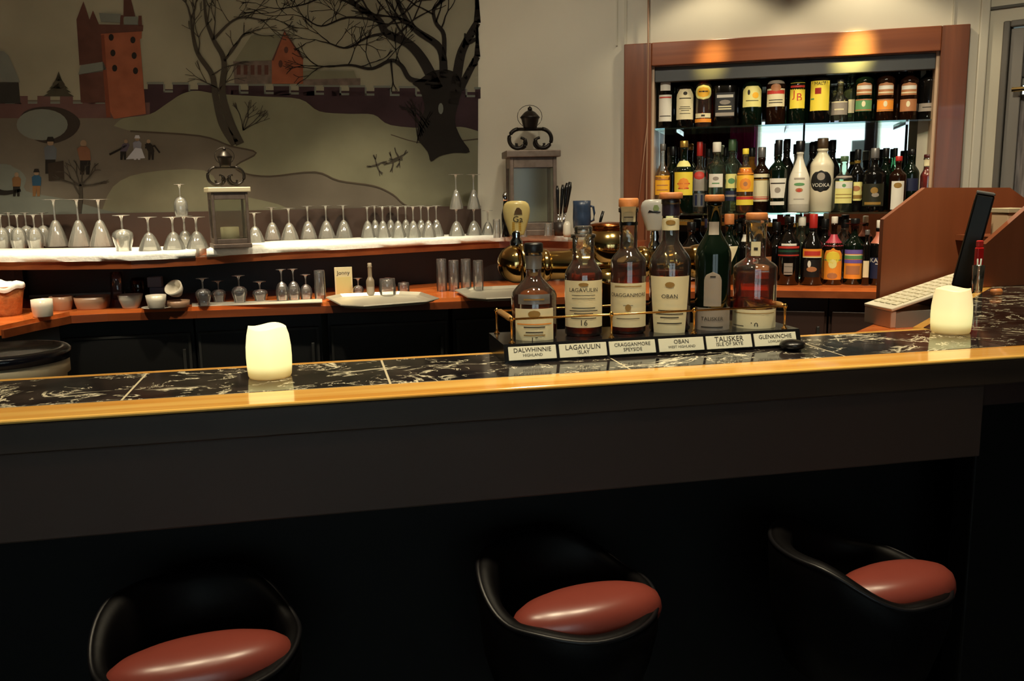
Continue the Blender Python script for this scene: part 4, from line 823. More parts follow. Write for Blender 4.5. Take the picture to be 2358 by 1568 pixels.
tag(mk('bar_mat', slab([at_z(442, 706, .9205), at_z(742, 697, .9205), at_z(742, 690, .9205), at_z(442, 699, .9205)], .004, (0, 0, 1)), M_CERAM), 'narrow pale bar mat along the counter before the upturned glasses', 'bar mat')

ZS = 1.185
SF = [(-2.4, 4.85), (-1.9, 4.58)]+[tuple(at_z(x, y, 1.155))[:2] for x, y in ((0, 600), (150, 599), (300, 597), (450, 590), (600, 580), (800, 571), (1000, 560), (1150, 553))]
SF = [(a, b+.012) for a, b in SF]
cl = cpt(S_CORN+.55, .0, 0)
SFb = SF+[(1.12, 4.80), (cl.x, cl.y), tuple(cpt(S_CORN+.95, .03, 0))[:2], tuple(cpt(S_CORN+.95, D0-.002, 0))[:2], (wl.x, YA-.022), (-2.4, YA-.022)]
bs = thing('back_shelf', 'curved wooden shelf along the painted wall above the back counter', 'shelf', (0, 0, 1.112))
mk('board', prism(SFb, 0, .036), M_SHELFEDGE, bs)
for x, y in ((-1.5, 4.99), (-.2, 4.99), (.85, 4.99)): mk('support', box(x-.02, x+.02, y-.06, y, -.191, -.0005), M_BLACK, bs)
# folded towels laid over it
TW = SF+[(1.12, 4.80), (cl.x, cl.y+.03)]
def towel(i0, i1, label, fold):
    pts = []
    for k in range(len(TW)-1):
        a, b = TW[k], TW[k+1]
        for j in range(6): t = j/6; pts.append((a[0]+(b[0]-a[0])*t, a[1]+(b[1]-a[1])*t))
    pts.append(TW[-1]); pts = pts[i0:i1]
    rows = [(-.013, -.036), (-.014, -.02), (-.012, -.008), (-.004, -.001), (.010, .0), (.06, .0), (.2, .0), (.40, 0)]
    V = []
    for i, (x, y) in enumerate(pts):
        wv = .004*math.sin(i*.9+fold)+.003*math.sin(i*2.3)
        for j, (dy, dz) in enumerate(rows):
            yy = min(y+dy, YA-.03, CORN.y+(x-CORN.x)*WD.y/WD.x-.02 if x > CORN.x-.4 else 9) if j else y+dy
            V.append((x, yy+(wv*.6 if j < 3 else 0), ZS+dz*(1+.5*wv/.004*.3)+(wv if j == 0 else 0)-.0006-(fold*.004 if j > 3 else 0)*0))
    nR = len(rows); top = len(V); n = len(pts)
    V += [(x, y, 1.1485) for x, y, z in V]
    F = []
    for i in range(n-1):
        for j in range(nR-1): a = i*nR+j; F.append((a, a+1, a+nR+1, a+nR)); F.append((top+a, top+a+nR, top+a+nR+1, top+a+1))
        F.append((i*nR, (i+1)*nR, top+(i+1)*nR, top+i*nR)); a = i*nR+nR-1; F.append((a, top+a, top+a+nR, a+nR))
    for j in range(nR-1): F.append((j, top+j, top+j+1, j+1)); a = (n-1)*nR+j; F.append((a, a+1, top+a+1, top+a))
    F = [f[::-1] for f in F]
    tag(mk('towel', (V, F), M_CLOTH, None, True), label, 'towel', 'white towels on the back shelf')
towel(0, 31, 'white towel on the shelf under the tall upturned glasses, up to the small lantern', 0)
towel(55, 67, 'pinkish towel end on the shelf in front of the big lantern', 2)  # same cloth put in place of the bare pinkish shelf wood
towel(31, 56, 'white towel on the shelf under the tight row of upturned glasses past the small lantern', 1)

# ------------------------------------------------------------------ glasses
GCACHE = {}
def glass_meshes(kind, H, W, m):
    key = (kind, round(H, 3), round(W, 3))
    if key in GCACHE: return GCACHE[key]
    R = W/2; parts = []
    if kind in ('flare', 'wine', 'tulip', 'goblet'):
        fr_, st = {'flare': (.55, 1.0), 'wine': (.62, 1), 'tulip': (.55, 1), 'goblet': (.62, 1)}[kind]
        hb = H*fr_
        if kind == 'flare': bowl = [(R, 0), (R*.985, hb*.08), (R*.84, hb*.35), (R*.62, hb*.65), (R*.38, hb*.88), (R*.17, hb*.98), (R*.07, hb)]
        elif kind == 'wine': bowl = [(R*.86, 0), (R*.95, hb*.2), (R, hb*.45), (R*.93, hb*.68), (R*.68, hb*.87), (R*.3, hb*.97), (R*.07, hb)]
        elif kind == 'tulip': bowl = [(R, 0), (R*.96, hb*.12), (R*.78, hb*.4), (R*.55, hb*.7), (R*.34, hb*.92), (R*.2, hb*1.0), (R*.1, hb*1.02)]
        else: bowl = [(R*.74, 0), (R*.74, hb*.2), (R*.9, hb*.45), (R, hb*.65), (R*.92, hb*.82), (R*.6, hb*.95), (R*.08, hb)]
        inner = [(max(.001, r-.0016), z) for r, z in bowl]
        z1 = bowl[-1][1]
        parts.append(('bowl', lathe(bowl+inner[::-1], 24)))
        rs = R*.075+.0012
        parts.append(('stem', lathe([(bowl[-1][0], z1), (rs, z1+.006), (rs*.9, (z1+H)/2), (rs, H-.014), (rs*1.9, H-.006)], 10)))
        rf = R*{'flare': .86, 'wine': .8, 'tulip': 1.1, 'goblet': .82}[kind]
        parts.append(('foot', lathe([(rs*1.9, H-.006), (rf*.55, H-.003), (rf, H-.0012), (rf, H), (.0001, H-.0002)], 24)))
    else:
        prof = [(R, 0), (R*.98, H*.5), (R*.93, H-.004), (R*.85, H), (.0001, H)]
        inner = [(.0001, H-.008), (R*.85, H-.008), (R*.9, H-.014), (R*.95, H*.5), (R-.0016, 0)]
        parts.append(('bowl', lathe(prof+inner, 24)))
    out = []
    for nme, vf in parts:
        me = bpy.data.meshes.new(nme); me.from_pydata(vf[0], [], vf[1]); me.polygons.foreach_set('use_smooth', [True]*len(me.polygons)); me.materials.append(m); me.update(); out.append((nme, me))
    GCACHE[key] = out; return out
def glass_at(kind, px, yb, yt, wpx, z, label, group, m=M_GLASS, ymax=None, zover=None):
    p = at_z(px, yb, z)
    if ymax:
        R_ = wpx/2/ppm(p)
        for k in range(6):
            fy = next((a[1]+(b[1]-a[1])*(p.x-a[0])/(b[0]-a[0]) for a, b in zip(SF[:-1], SF[1:]) if a[0] <= p.x <= b[0]), SF[-1][1])+R_+.008
            if p.y < fy: p = at_Y(px, yb, fy)
        if p.y > ymax: p = at_Y(px, yb, ymax)
    p.z = z if zover is None else zover; s = ppm(p); H = round((proj(p)[1]-yt)/s, 3); W = round(wpx/s, 3)
    nm = {'tumbler': 'tumbler'}.get(kind, 'stemmed_glass')
    if kind == 'tumbler': o = tag(mk(nm, glass_meshes(kind, H, W, m)[0][1], m, None, True, p), label, 'glass', group); return p, H
    t = thing(nm, label, 'glass', p, 0, group)
    for nme, me in glass_meshes(kind, H, W, m): mk(nme, me, m, t)
    return p, H
NUM = ['first', 'second', 'third', 'fourth', 'fifth', 'sixth', 'seventh', 'eighth', 'ninth', 'tenth']
YM = YA-.09; GS = 'upturned glasses on the white back shelf'
for i, px in enumerate((8, 46, 84)): glass_at('wine', px, 571, 494, 36, ZS, '%s upturned wine glass of the front row, counting from the left picture edge' % NUM[i], GS, ymax=YM)
for i, px in enumerate((27, 65, 104)): glass_at('wine', px, 565, 490, 36, ZS, '%s upturned wine glass of the back row, counting from the left picture edge' % NUM[i], GS, ymax=YM)
for px, ds in ((133, 'nearest the crowded wine glasses'), (186, 'in the middle of its three'), (235, 'nearest the round goblet')): glass_at('tulip', px, 567, 460, 52, ZS, 'tall upturned beer glass with a wide foot, %s' % ds, GS, ymax=YM)
glass_at('goblet', 286, 578, 496, 47, ZS, 'single round bowled goblet standing upside down between tall and flared glasses', GS, ymax=YM)
for px, ds in ((346, 'next to the round goblet'), (402, 'under the stacked glass'), (456, 'next to the small lantern')): glass_at('flare', px, 579, 500, 50, ZS, 'upturned flared cocktail glass, %s' % ds, GS, ymax=YM)
p_, h_ = glass_at('flare', 428, 570, 498, 46, ZS, 'upturned flared glass in the second row carrying the stacked glass', GS, ymax=YM)
t_ = Vector((p_.x-.008, p_.y, p_.z+h_+.0005)); s_ = ppm(t_); tt = thing('stemmed_glass', 'slim glass stacked upside down on another one, standing above its row beside the small lantern', 'glass', t_, 0, GS)
for nme, me in glass_meshes('wine', round((proj(t_)[1]-425)/s_, 3), round(32/s_, 3), M_GLASS): mk(nme, me, M_GLASS, tt)
for i, (px, yb, yt) in enumerate(((589, 558, 490), (629, 552, 478), (668, 552, 480), (711, 549, 475), (753, 547, 474), (793, 546, 473))):
    glass_at('flare', px, yb, yt, 41, ZS, '%s upturned flared glass past the small lantern, counting away from it' % NUM[i], GS, ymax=YM)
for i, px in enumerate((848, 883, 918, 953, 988)): glass_at('flare', px, 547, 476, 34, ZS, '%s front glass of the tight upturned cluster, counting away from the small lantern' % NUM[i], GS, ymax=YM-.05)
for i, px in enumerate((865, 901, 936, 971, 1006)): glass_at('flare', px, 544, 474, 34, ZS, '%s back glass of the tight upturned cluster, counting away from the small lantern' % NUM[i], GS, ymax=YM+.015)
for px, ds in ((1052, 'away from'), (1092, 'toward')):
    p_, h_ = glass_at('flare', px, 545, 481, 38, ZS, 'lower glass of a stacked pair near the big lantern, the one %s it' % ds, GS, ymax=YM-.05)
    t_ = Vector((p_.x+.002, p_.y, p_.z+h_+.0005)); s_ = ppm(t_); tt = thing('stemmed_glass', 'upper glass of a stacked pair near the big lantern, the one %s it' % ds, 'glass', t_, 0, GS)
    for nme, me in glass_meshes('tulip', round((proj(t_)[1]-403)/s_, 3), round(32/s_, 3), M_GLASS): mk(nme, me, M_GLASS, tt)
glass_at('flare', 1124, 546, 485, 30, ZS, 'small upturned glass between the stacked pairs and the big lantern', GS, ymax=YM-.1)
for px, ds in ((1144, 'first'), (1205, 'second')): glass_at('tumbler', px, 548, 505 if px < 1200 else 512, 18, ZS, '%s narrow straight glass standing before the big lantern' % ds, 'small straight glasses by the big lantern', ymax=4.5)
glass_at('tumbler', 1262, 550, 514, 18, ZS, 'little straight shot glass at the foot of the dark handles', 'small straight glasses by the big lantern', ymax=4.55)
GC = 'upturned glasses on the back counter'
for px, yb, yt, w_, ds in ((470, 703, 640, 36, 'with bright sparkles next to the tilted bowl'), (505, 697, 646, 34, 'dim, second after the tilted bowl'), (553, 698, 634, 36, 'with a bright shoulder, third after the tilted bowl'), (600, 694, 648, 36, 'dim, between two sparkling ones')):
    glass_at('goblet', px, yb, yt, w_, .9205 if px > 500 else .9246, 'upturned glass on the counter %s' % ds, GC, M_GLASSD)
for px, yb, yt, ds in ((651, 694, 620, 'first of two tall ones'), (678, 692, 619, 'second of two tall ones'), (706, 690, 632, 'shorter, after the two tall ones')): glass_at('wine', px, yb, yt, 29, .9205, 'upturned wine glass under the shelf, %s' % ds, GC, M_GLASSD)
glass_at('tumbler', 738, 689, 622, 26, .9205, 'straight tall glass between the wine glasses and the cream card', GC, M_GLASSD)
glass_at('wine', 826, 682, 640, 26, .9205, 'small stemmed glass between the cream card and the pale bottle', GC, M_GLASSD)
glass_at('tumbler', 893, 681, 640, 40, .9205, 'wide low glass with a shining rim behind the silver tray', GC, M_GLASSD)
glass_at('tumbler', 930, 678, 650, 28, .9205, 'low dark tumbler beside the wide low glass', GC, M_GLASSD)
for i, px in enumerate((1018, 1046, 1074, 1102)): glass_at('tumbler', px, 670, 596+(i % 2)*3, 25, .9205, '%s tall straight glass of the row near the second silver tray' % NUM[i], GC, M_GLASSD)

# ------------------------------------------------------------------ lanterns
def scroll(R_, sgn):
    pts = []
    for i in range(22): a = PI*.5+sgn*(-PI*1.55)*i/21; r = R_*(1-.018*i); pts.append((r*math.cos(a), 0, r*math.sin(a)))
    return pts
def lantern(label, p, w_, hb, ht, m, glassm, roofm, candle_):
    t = thing('lantern', label, 'lantern', p, face_cam(p)+.12); a = w_/2; b = w_*.075
    mk('base', bbox(-a*1.06, a*1.06, -a*1.06, a*1.06, 0, hb*.07, .003), m, t)
    for sx in (-1, 1):
        for sy in (-1, 1): mk('corner_post', bbox(sx*a-(b if sx > 0 else 0), sx*a+(b if sx < 0 else 0), sy*a-(b if sy > 0 else 0), sy*a+(b if sy < 0 else 0), hb*.0705, hb*.92, .002), m, t)
    for k in range(4):
        d = mk('top_rail', rotz(bbox(-a+b+.0004, a-b-.0004, -a+.002, -a+b*.8, hb*.80, hb*.919, .002), k*PI/2), m, t)
        mk('bottom_rail', rotz(bbox(-a+b+.0004, a-b-.0004, -a+.002, -a+b*.8, hb*.0705, hb*.15, .002), k*PI/2), m, t)
        mk('pane', rotz(box(-a+b+.0004, a-b-.0004, -a+b*.45, -a+b*.45+.0015, hb*.1505, hb*.7995), k*PI/2), glassm, d)
    mk('roof_plate', bbox(-a*1.16, a*1.16, -a*1.16, a*1.16, hb*.9205, hb, .004), roofm, t)
    rs = ht*.24; zc = hb+rs*1.04
    for sg in (-1, 1):
        mk('scroll', tube([(sg*(w_*.26)+sg*q[0], q[1], zc+q[2]) for q in [(abs(1)*x, y, z) for x, y, z in scroll(rs, 1)]], .0072*w_/.17, 8), M_IRON, t, True)
        mk('scroll', tube([(sg*(w_*.26)+sg*x*-.62+sg*-.012, y+.003, zc-rs*.35+z*.55) for x, y, z in scroll(rs, 1)], .005*w_/.17, 8), M_IRON, t, True)
    zt = zc+rs*.98
    mk('cross_bar', tube([(-w_*.26, 0, zt), (w_*.26, 0, zt)], .006*w_/.17, 8), M_IRON, t, True)
    ct = hb+ht-zt
    mk('crown', solid([(w_*.14, zt+.001), (w_*.16, zt+ct*.15), (w_*.19, zt+ct*.42), (w_*.22, zt+ct*.5), (w_*.20, zt+ct*.55), (w_*.12, zt+ct*.72), (w_*.05, zt+ct*.8)], 14), M_IRON, t, True)
    mk('finial', join(sphere((0, 0, zt+ct*.86), w_*.05, 12, 8), solid([(w_*.02, zt+ct*.9), (.001, zt+ct)], 8)), M_IRON, t, True)
    mk('ring', tube([(w_*.27*math.cos(k*PI/10), .012, zt+ct*.55+w_*.24*math.sin(k*PI/10)) for k in range(20)], .0016, 6, True), M_IRON, t, True)
    if candle_: mk('candle', solid([(w_*.26, hb*.0705), (w_*.26, hb*.33), (w_*.24, hb*.34)], 20), M_CREAM, t, True)
p = at_z(530, 570, ZS); s = ppm(p); lantern('small grey glass lantern with iron scrolls standing among the upturned glasses', p+Vector((0, .04, 0)), 80/s, 137/s, 92/s, M_IRONGREY, M_LPANE, mat('pale_roof_plate', (214, 204, 172), .45), True)
p = at_Y(1224, 545, 4.72); p.z = ZS+.0003; s = ppm(p); lantern('big weathered lantern with an iron crown by the corner of the white wall', p, 104/s, (proj(p)[1]-352)/s, 100/s, M_IRONGREY, M_LPANE, M_IRONGREY, False)

# ------------------------------------------------------------------ corner clutter on the shelf
ZB = ZS+.0003
p = at_Y(1165, 545, 4.55); p.z = ZB; s = ppm(p)
t = thing('bitters_bottle', 'slim bottle with a chrome pourer head behind the ivory tap handle', 'bottle', p)
hh = (proj(p)[1]-443)/s
mk('body', lathe([(.0001, 0), (.020, 0), (.021, .004), (.021, hh*.5), (.012, hh*.68), (.010, hh*.8), (.0001, hh*.8)], 18), M_BDARK, t, True)
mk('pourer', solid([(.013, hh*.8+.0003), (.015, hh*.84), (.015, hh*.93), (.009, hh*.97), (.006, hh)], 16), M_CHROME, t, True)
p = at_Y(1290, 548, 4.52); p.z = ZB; s = ppm(p); HU = (proj(p)[1]-512)/s
hold = tag(mk('utensil_cup', lathe([(.0001, 0), (.030, 0), (.034, HU), (.031, HU), (.028, .006), (.0001, .006)], 20), mat('dark_cup', (46, 38, 34), .4), None, True, p), 'dark cup holding black handled knives beside the big lantern', 'cup')
for i, (dx, dx2, yt, w_) in enumerate(((-.012, -.016, 438, .009), (-.002, .020, 436, .010), (.008, .038, 432, .012), (.014, .058, 430, .013))):
    L = (548-yt)/s; q = p+Vector((dx, (-.01, .012, -.008, .01)[i], .008))
    k = thing('knife', '%s black handled knife in the dark cup, counting away from the big lantern' % NUM[i], 'knife', q, 0, 'knives in the dark cup')
    top = Vector((dx2-dx, 0, L)); mid = top*.42
    mk('handle', tube([mid, top*.6, top*.9, top], [w_*.55, w_*.8, w_, w_*.6], 10), M_BLKPL, k, True)
    mk('blade', tube([(0, 0, 0), mid], [.003, .005], 6), M_CHROME, k, True)
p = at_Y(1306, 548, 4.38); p.z = ZB; tag(mk('salt_pot', lathe([(.0001, 0), (.017, 0), (.022, .02), (.020, .06), (.012, .078), (.0001, .080)], 18), M_CERAM, None, True, p), 'small white ceramic pot between the knives and the blue mug', 'pot')
p = at_Y(1340, 548, 4.36); p.z = ZB; s = ppm(p); z0, z1 = (proj(p)[1]-527)/s, (proj(p)[1]-463)/s
st = tag(mk('mug_stand', lathe([(.0001, 0), (.038, 0), (.038, .01), (.032, z0-.002), (.0001, z0-.001)], 20), M_IRONGREY, None, True, p), 'grey stand under the dark blue stoneware mug', 'stand')
mg = thing('mug', 'dark blue stoneware mug next to the knives', 'mug', p+Vector((0, 0, z0)))
hm = z1-z0; mk('body', lathe([(.0001, 0), (.038, 0), (.043, .006), (.046, hm*.4), (.044, hm*.8), (.045, hm), (.041, hm), (.040, hm*.1), (.0001, hm*.08)], 26), M_BLUEMUG, mg, True)
mk('handle', tube([(.044, 0, hm*.25), (.062, 0, hm*.3), (.066, 0, hm*.55), (.060, 0, hm*.78), (.044, 0, hm*.8)], .006, 8), M_BLUEMUG, mg, True)
p = at_Y(1376, 548, 4.32); p.z = ZB; s = ppm(p)
k = thing('peeler', 'black handled tool leaning beyond the blue mug', 'kitchen tool', p); L = (proj(p)[1]-487)/s
mk('handle', tube([(.008, 0, L*.4), (.018, 0, L*.7), (.030, 0, L)], [.005, .008, .007], 8), M_BLKPL, k, True); mk('shaft', tube([(0, 0, .003), (.008, 0, L*.4)], .003, 6), M_CHROME, k, True)

# ------------------------------------------------------------------ things on the orange back counter
Z9 = .9205
p = at_z(8, 728, Z9); s = ppm(p); rb = .085
bk = thing('bread_basket', 'round wicker basket lined with a white napkin at the end of the back counter', 'basket', p+Vector((-.01, .05, 0)))
hb_ = (728-660)/s
V, F = lathe([(.0001, 0), (rb*.78, 0), (rb*.8, .004), (rb*.9, hb_*.5), (rb*1.04, hb_), (rb*.98, hb_), (rb*.84, hb_*.5), (rb*.72, .01), (.0001, .01)], 48); mk('wicker_bowl', ([(x*(1+.012*math.sin(24*math.atan2(y, x))), y*(1+.012*math.sin(24*math.atan2(y, x))), z) for x, y, z in V], F), M_WICKER, bk, True)
V, F = lathe([(rb*1.07, hb_*.88), (rb*1.08, hb_*.97), (rb*1.03, hb_+.006), (rb*.7, hb_+.014), (rb*.3, hb_+.006), (.0001, hb_+.010)], 48)
mk('napkin', ([(x, y, z+.007*math.sin(3*math.atan2(y, x)+2.2)+.004*math.sin(7*math.atan2(y, x))) for x, y, z in V], F), M_CLOTH, bk, True)
def bowl_at(px, yb, yt, wtop, wbot, label, m, sq=0, tilt=0, name='bowl', cat='bowl', z=Z9):
    p = at_z(px, yb, z); s = ppm(p); H = (yb-yt)/s; R, r = wtop/2/s, wbot/2/s; p = p+Vector((0, R*.8, 0))
    prof = [(.0001, 0), (r, 0), (r+.002, .003), ((R+r)/2+.003, H*.55), (R, H), (R-.004, H), ((R+r)/2-.003, H*.5), (r-.002, .006), (.0001, .006)]
    return tag(mk(name, lathe(prof, 30, sq), m, None, True, p), label, cat), p, H
bowl_at(94, 731, 691, 46, 40, 'small straight ramekin in front of the wicker basket', M_CERAM, name='ramekin')
bowl_at(138, 716, 684, 52, 38, 'speckled bowl just behind the ramekin', M_TERRA)
bowl_at(208, 713, 685, 74, 62, 'wide grey and orange dish between the bowls and the pointed one', M_TERRA, 4, name='dish', cat='dish')
bowl_at(298, 711, 680, 54, 34, 'pointed white dish with a high spout', M_CERAM, 3, name='dish', cat='dish')
sp = at_z(358, 714, Z9); s = ppm(sp); tag(mk('saucer', lathe([(.0001, 0), (.04, 0), (36/s, .006), (36/s, .008), (.035, .004), (.0001, .004)], 30), M_CERAM, None, True, sp+Vector((0, .065, 0))), 'white saucer under the round white bowl', 'saucer')
bowl_at(358, 711, 681, 46, 34, 'round white bowl standing on a saucer', M_CERAM, z=Z9+.009)
o, p, H = bowl_at(408, 710, 694, 52, 44, 'low flat dish carrying the tilted white bowl', M_TERRA, name='dish', cat='dish')
ob = tag(mk('bowl', lathe([(.0001, 0), (.018, 0), (.034, .025), (.041, .055), (.037, .055), (.030, .024), (.0001, .005)], 28), M_CERAM, None, True, p+Vector((.006, .0, H+.030))), 'white bowl tilted on its side on top of the low flat dish', 'bowl'); ob.rotation_euler = (.75, -.45, 0)
p = at_z(361, 690, Z9); s = ppm(p); p = p+Vector((0, .04, 0)); yb = proj(p)[1]; b1 = (yb-660)/s; b2 = (yb-636)/s
tag(mk('napkin_stack', bbox(-.032, .034, -.03, .03, 0, b1, .004), mat('blue_grey_paper', (130, 136, 156), .7), None, False, p), 'blue grey pack under the lilac grey one behind the round white bowl', 'napkins')
tag(mk('napkin_stack', bbox(-.040, .026, -.03, .03, b1+.0005, b2, .004), mat('lilac_paper', (150, 146, 152), .7), None, False, p), 'lilac grey pack lying on the blue grey one', 'napkins')
p = at_z(312, 690, Z9); s = ppm(p); p = p+Vector((0, .10, 0)); tag(mk('jar', lathe([(.0001, 0), (.036, 0), (.038, .004), (.038, .085), (.030, .10), (.0001, .102)], 22), M_BBROWN, None, True, p), 'dark brown jar in the shadow behind the pointed dish', 'jar')
p = at_z(262, 694, Z9)+Vector((0, .1, 0)); tag(mk('jug', lathe([(.0001, 0), (.03, 0), (.032, .003), (.030, .10), (.026, .135), (.0001, .136)], 20), M_GLASSD, None, True, p), 'dim glass jug behind the wide grey dish', 'jug')
# cream card
p = at_z(793, 681, Z9); s = ppm(p); cdh = (681-615)/s; cw = 20/s
cd_ = thing('menu_card', 'upright cream card with a dark script heading behind the first silver tray', 'card', p, face_cam(p))
mk('board', bbox(-cw, cw, 0, .004, .0, cdh, .001, 1), mat('cream_card', (196, 188, 150), .6), cd_)
mk('panel', box(-cw*.84, cw*.84, -.0012, -.0003, cdh*.06, cdh*.66), mat('card_panel', (186, 178, 120), .6), cd_)
mk('heading', xf(flat_text('Jonny', width=cw*1.5), Matrix.Translation((0, -.0016, cdh*.8)) @ Matrix.Rotation(PI/2, 4, 'X')), M_INK, cd_)
mk('foot', box(-cw*.6, cw*.6, .0045, .03, 0, .004), M_CERAM, cd_)
bottle('small pale sauce bottle beside the cream card', at_z(854, 683, Z9), .165, .020, mat('pale_bottle', (120, 108, 90), .4), s0=.45, s1=.6, rn=.5, cap=(mat('pale_cap', (160, 150, 130), .5), .5), labels=[('label', 'rect', .01, .05, .032, M_GREYL, ())])
def tray(pts, label, z=Z9):
    P3 = [at_z(x, y, z) for x, y in pts]; P3 = [P3[0], P3[1], P3[2], P3[3]]
    c = sum(P3, Vector())/4; t = thing('serving_tray', label, 'tray', c)
    def ring(k, dz): return [(c+(q-c)*k-c)+Vector((0, 0, dz)) for q in P3]
    def rnd(Q, k=.18):
        out = []
        for i in range(4): a, b, d = Q[i-1], Q[i], Q[(i+1) % 4]; out += [b+(a-b)*k, b+(d-b)*k]
        return out
    L0, L1, L2, L3 = rnd(ring(.84, .001)), rnd(ring(.9, .004)), rnd(ring(1, .018)), rnd(ring(.985, .021)); B = rnd(ring(1, .0155))
    V = [tuple(v) for R_ in (L0, L1, L3, L2, B) for v in R_]; F = [tuple(range(8))]
    for r_ in range(4):
        for i in range(8): F.append((r_*8+i, (r_+1)*8+i, (r_+1)*8+(i+1) % 8, r_*8+(i+1) % 8))
    BB = rnd(ring(.83, .0)); n0 = len(V); V += [tuple(v) for v in BB]; F.append(tuple(range(n0+7, n0-1, -1)))
    for i in range(8): F.append((32+i, n0+i, n0+(i+1) % 8, 32+(i+1) % 8))
    mk('dish', (V, F), M_SILVER, t)
tray([(742, 688), (795, 718), (1024, 700), (960, 678)], 'first shallow silver tray on the back counter, by the cream card')
tray([(1040, 672), (1085, 699), (1275, 690), (1225, 664)], 'second silver tray, partly hidden by the beer tower')
# bucket
wt = thing('service_bench', 'low steel service bench behind the bar, below the marble', 'bench', (0, 0, 0))
mk('top', box(-1.7, 1.75, 1.9, 2.62, .66, .70), M_IRONGREY, wt)
for x in (-1.6, 0, 1.65):
    for y in (1.95, 2.56): mk('leg', box(x-.02, x+.02, y-.02, y+.02, 0, .6595), M_IRONGREY, wt)
p = at_Y(12, 805, 2.46); zt = p.z; p.z = .7005; s = ppm(p); r_ = 128/s
bu = thing('bucket', 'pale bucket with a dark blue lid behind the long end of the bar', 'bucket', p); hb_ = zt-.7005
mk('pail', lathe([(.0001, 0), (r_*.8, 0), (r_*.82, .004), (r_*.94, hb_-.07), (r_, hb_-.065), (r_, hb_-.03), (.0001, hb_-.03)], 40), mat('pale_plastic', (206, 194, 164), .45), bu, True)
mk('lid', lathe([(r_*.9, hb_-.0295), (r_*1.03, hb_-.028), (r_*1.04, hb_-.006), (r_*1.0, hb_), (r_*.9, hb_+.002), (r_*.86, hb_-.006), (.0001, hb_-.005)], 40), mat('navy_lid', (20, 22, 34), .2), bu, True)

# ------------------------------------------------------------------ brass beer tower
YT = 2.15
gl_, gc_, gr_ = at_Y(1190, 607, YT), at_Y(1402, 566, YT), at_Y(1606, 602, YT)
s = ppm(gc_)
bt = thing('beer_tower', 'polished brass beer tower with an ivory and a white tap handle behind the bottle stand', 'beer tap', (gc_.x, YT, .7005))
lc = lambda p: Vector((p.x-gc_.x, p.y-YT, p.z-.7005))
a, c, b = lc(gl_), lc(gc_), lc(gr_)
zb_ = lc(at_Y(1300, 610, YT)).z
mk('column', solid([(.075, 0), (.075, .012), (.045, .03), (.04, .06), (.04, zb_-.05), (.05, zb_-.02)], 28), M_BRASS, bt, True)
mk('crossbar', join(xf(solid([(.036, 0), (.036, (b-a).length-.03)], 28), Matrix.Translation((a.x+.015, 0, zb_)) @ Matrix.Rotation(PI/2, 4, 'Y')), *[xf(solid([(.038, 0), (.041, .006), (.041, .014), (.038, .02)], 28), Matrix.Translation((x, 0, zb_)) @ Matrix.Rotation(PI/2, 4, 'Y')) for x in (a.x+.06, c.x-.10, c.x+.08, b.x-.08)]), M_BRASS, bt, True)
mk('end_globe', sphere(a, 44/s, 32, 20), M_BRASS, bt, True); mk('end_globe', sphere(b, 40/s, 32, 20), M_BRASS, bt, True)
mk('centre_globe', sphere(c, 60/s, 36, 22, .88), M_BRASS, bt, True)
mk('copper_lid', move(solid([(.046, .043), (.05, .047), (.05, .053), (.035, .058), (.008, .06)], 28), c), mat('copper', (190, 110, 60), .22, 1), bt, True)
def tap(p0, ytop, ybot, w_, m, nm, px):
    q = lc(at_Y(px, ybot, YT)); H = (ybot-ytop)/s; R = w_/2/s
    mk('tap_neck', move(lathe([(.016, 0), (.016, .01), (.010, .02), (.013, .03), (.009, .045), (.009, q.z-p0.z)], 16), p0), M_CHROME, bt, True)
    mk('spout', tube([p0+Vector((0, -.03, .0)), p0+Vector((0, -.075, .0)), p0+Vector((0, -.085, -.04)), p0+Vector((0, -.085, -.085))], .009, 10), M_BRASS, bt, True)
    prof = [(.0001, 0), (R*.52, .0), (R*.56, H*.04), (R*.76, H*.28), (R*.93, H*.5), (R*1.0, H*.68), (R*.98, H*.80), (R*.88, H*.91), (R*.68, H*.975), (R*.4, H*.998), (.0001, H)]
    V, F = lathe(prof, 30); h_ = mk('tap_handle', ([(x, y*.5, z) for x, y, z in V], F), m, bt, True, (q.x, q.y, q.z)); h_.rotation_euler = (0, 0, face_cam((q.x+gc_.x, YT, 1.2)))
    return h_, H, R
h_, H, R = tap(a+Vector((0, 0, 44/s-.004)), 465, 541, 61, M_IVORY, 'ivory', 1190)
e_ = lambda z, off=0: -R*.5*.99-off
def onhandle(pts, z0, lift=.0012):
    V = []
    for x, z in pts:
        zz = z/H; rr = R*min(1, .56+.74*zz) if zz < .8 else R*.99; V.append((x, -.5*math.sqrt(max(1e-6, rr*rr-x*x))-lift, z))
    return V, [tuple(range(len(V)))]
mk('crest', join(onhandle([(.004-.010, H*.60), (.004+.010, H*.60), (.004+.009, H*.72), (.004+.003, H*.80), (.004-.003, H*.80), (.004-.008, H*.70)], 0)), mat('crest_brown', (90, 62, 10), .5), h_)
V, F = flat_text('Ga', width=.024); mk('lettering', ([(x+.003, onhandle([(x+.003, y+H*.46)], 0)[0][0][1], y+H*.46) for x, y, _ in V], F), M_INK, h_)
mk('gold_band', join(*[onhandle([(-.011, z), (.011, z), (.011, z+.004), (-.011, z+.004)], 0, .0008) for z in [H*.12+.0045*i for i in range(5)]]), mat('gold_print', (206, 162, 60), .4), h_)
h2, H, R = tap(Vector((lc(at_Y(1508, 560, YT)).x, 0, zb_+.034)), 459, 531, 62, M_WHANDLE, 'white', 1506)
mk('black_emblem', join(onhandle([(-.016, H*.58), (.008, H*.57), (.016, H*.58), (.016, H*.61), (-.002, H*.62), (-.012, H*.66)], 0)), M_BLKL, h2)
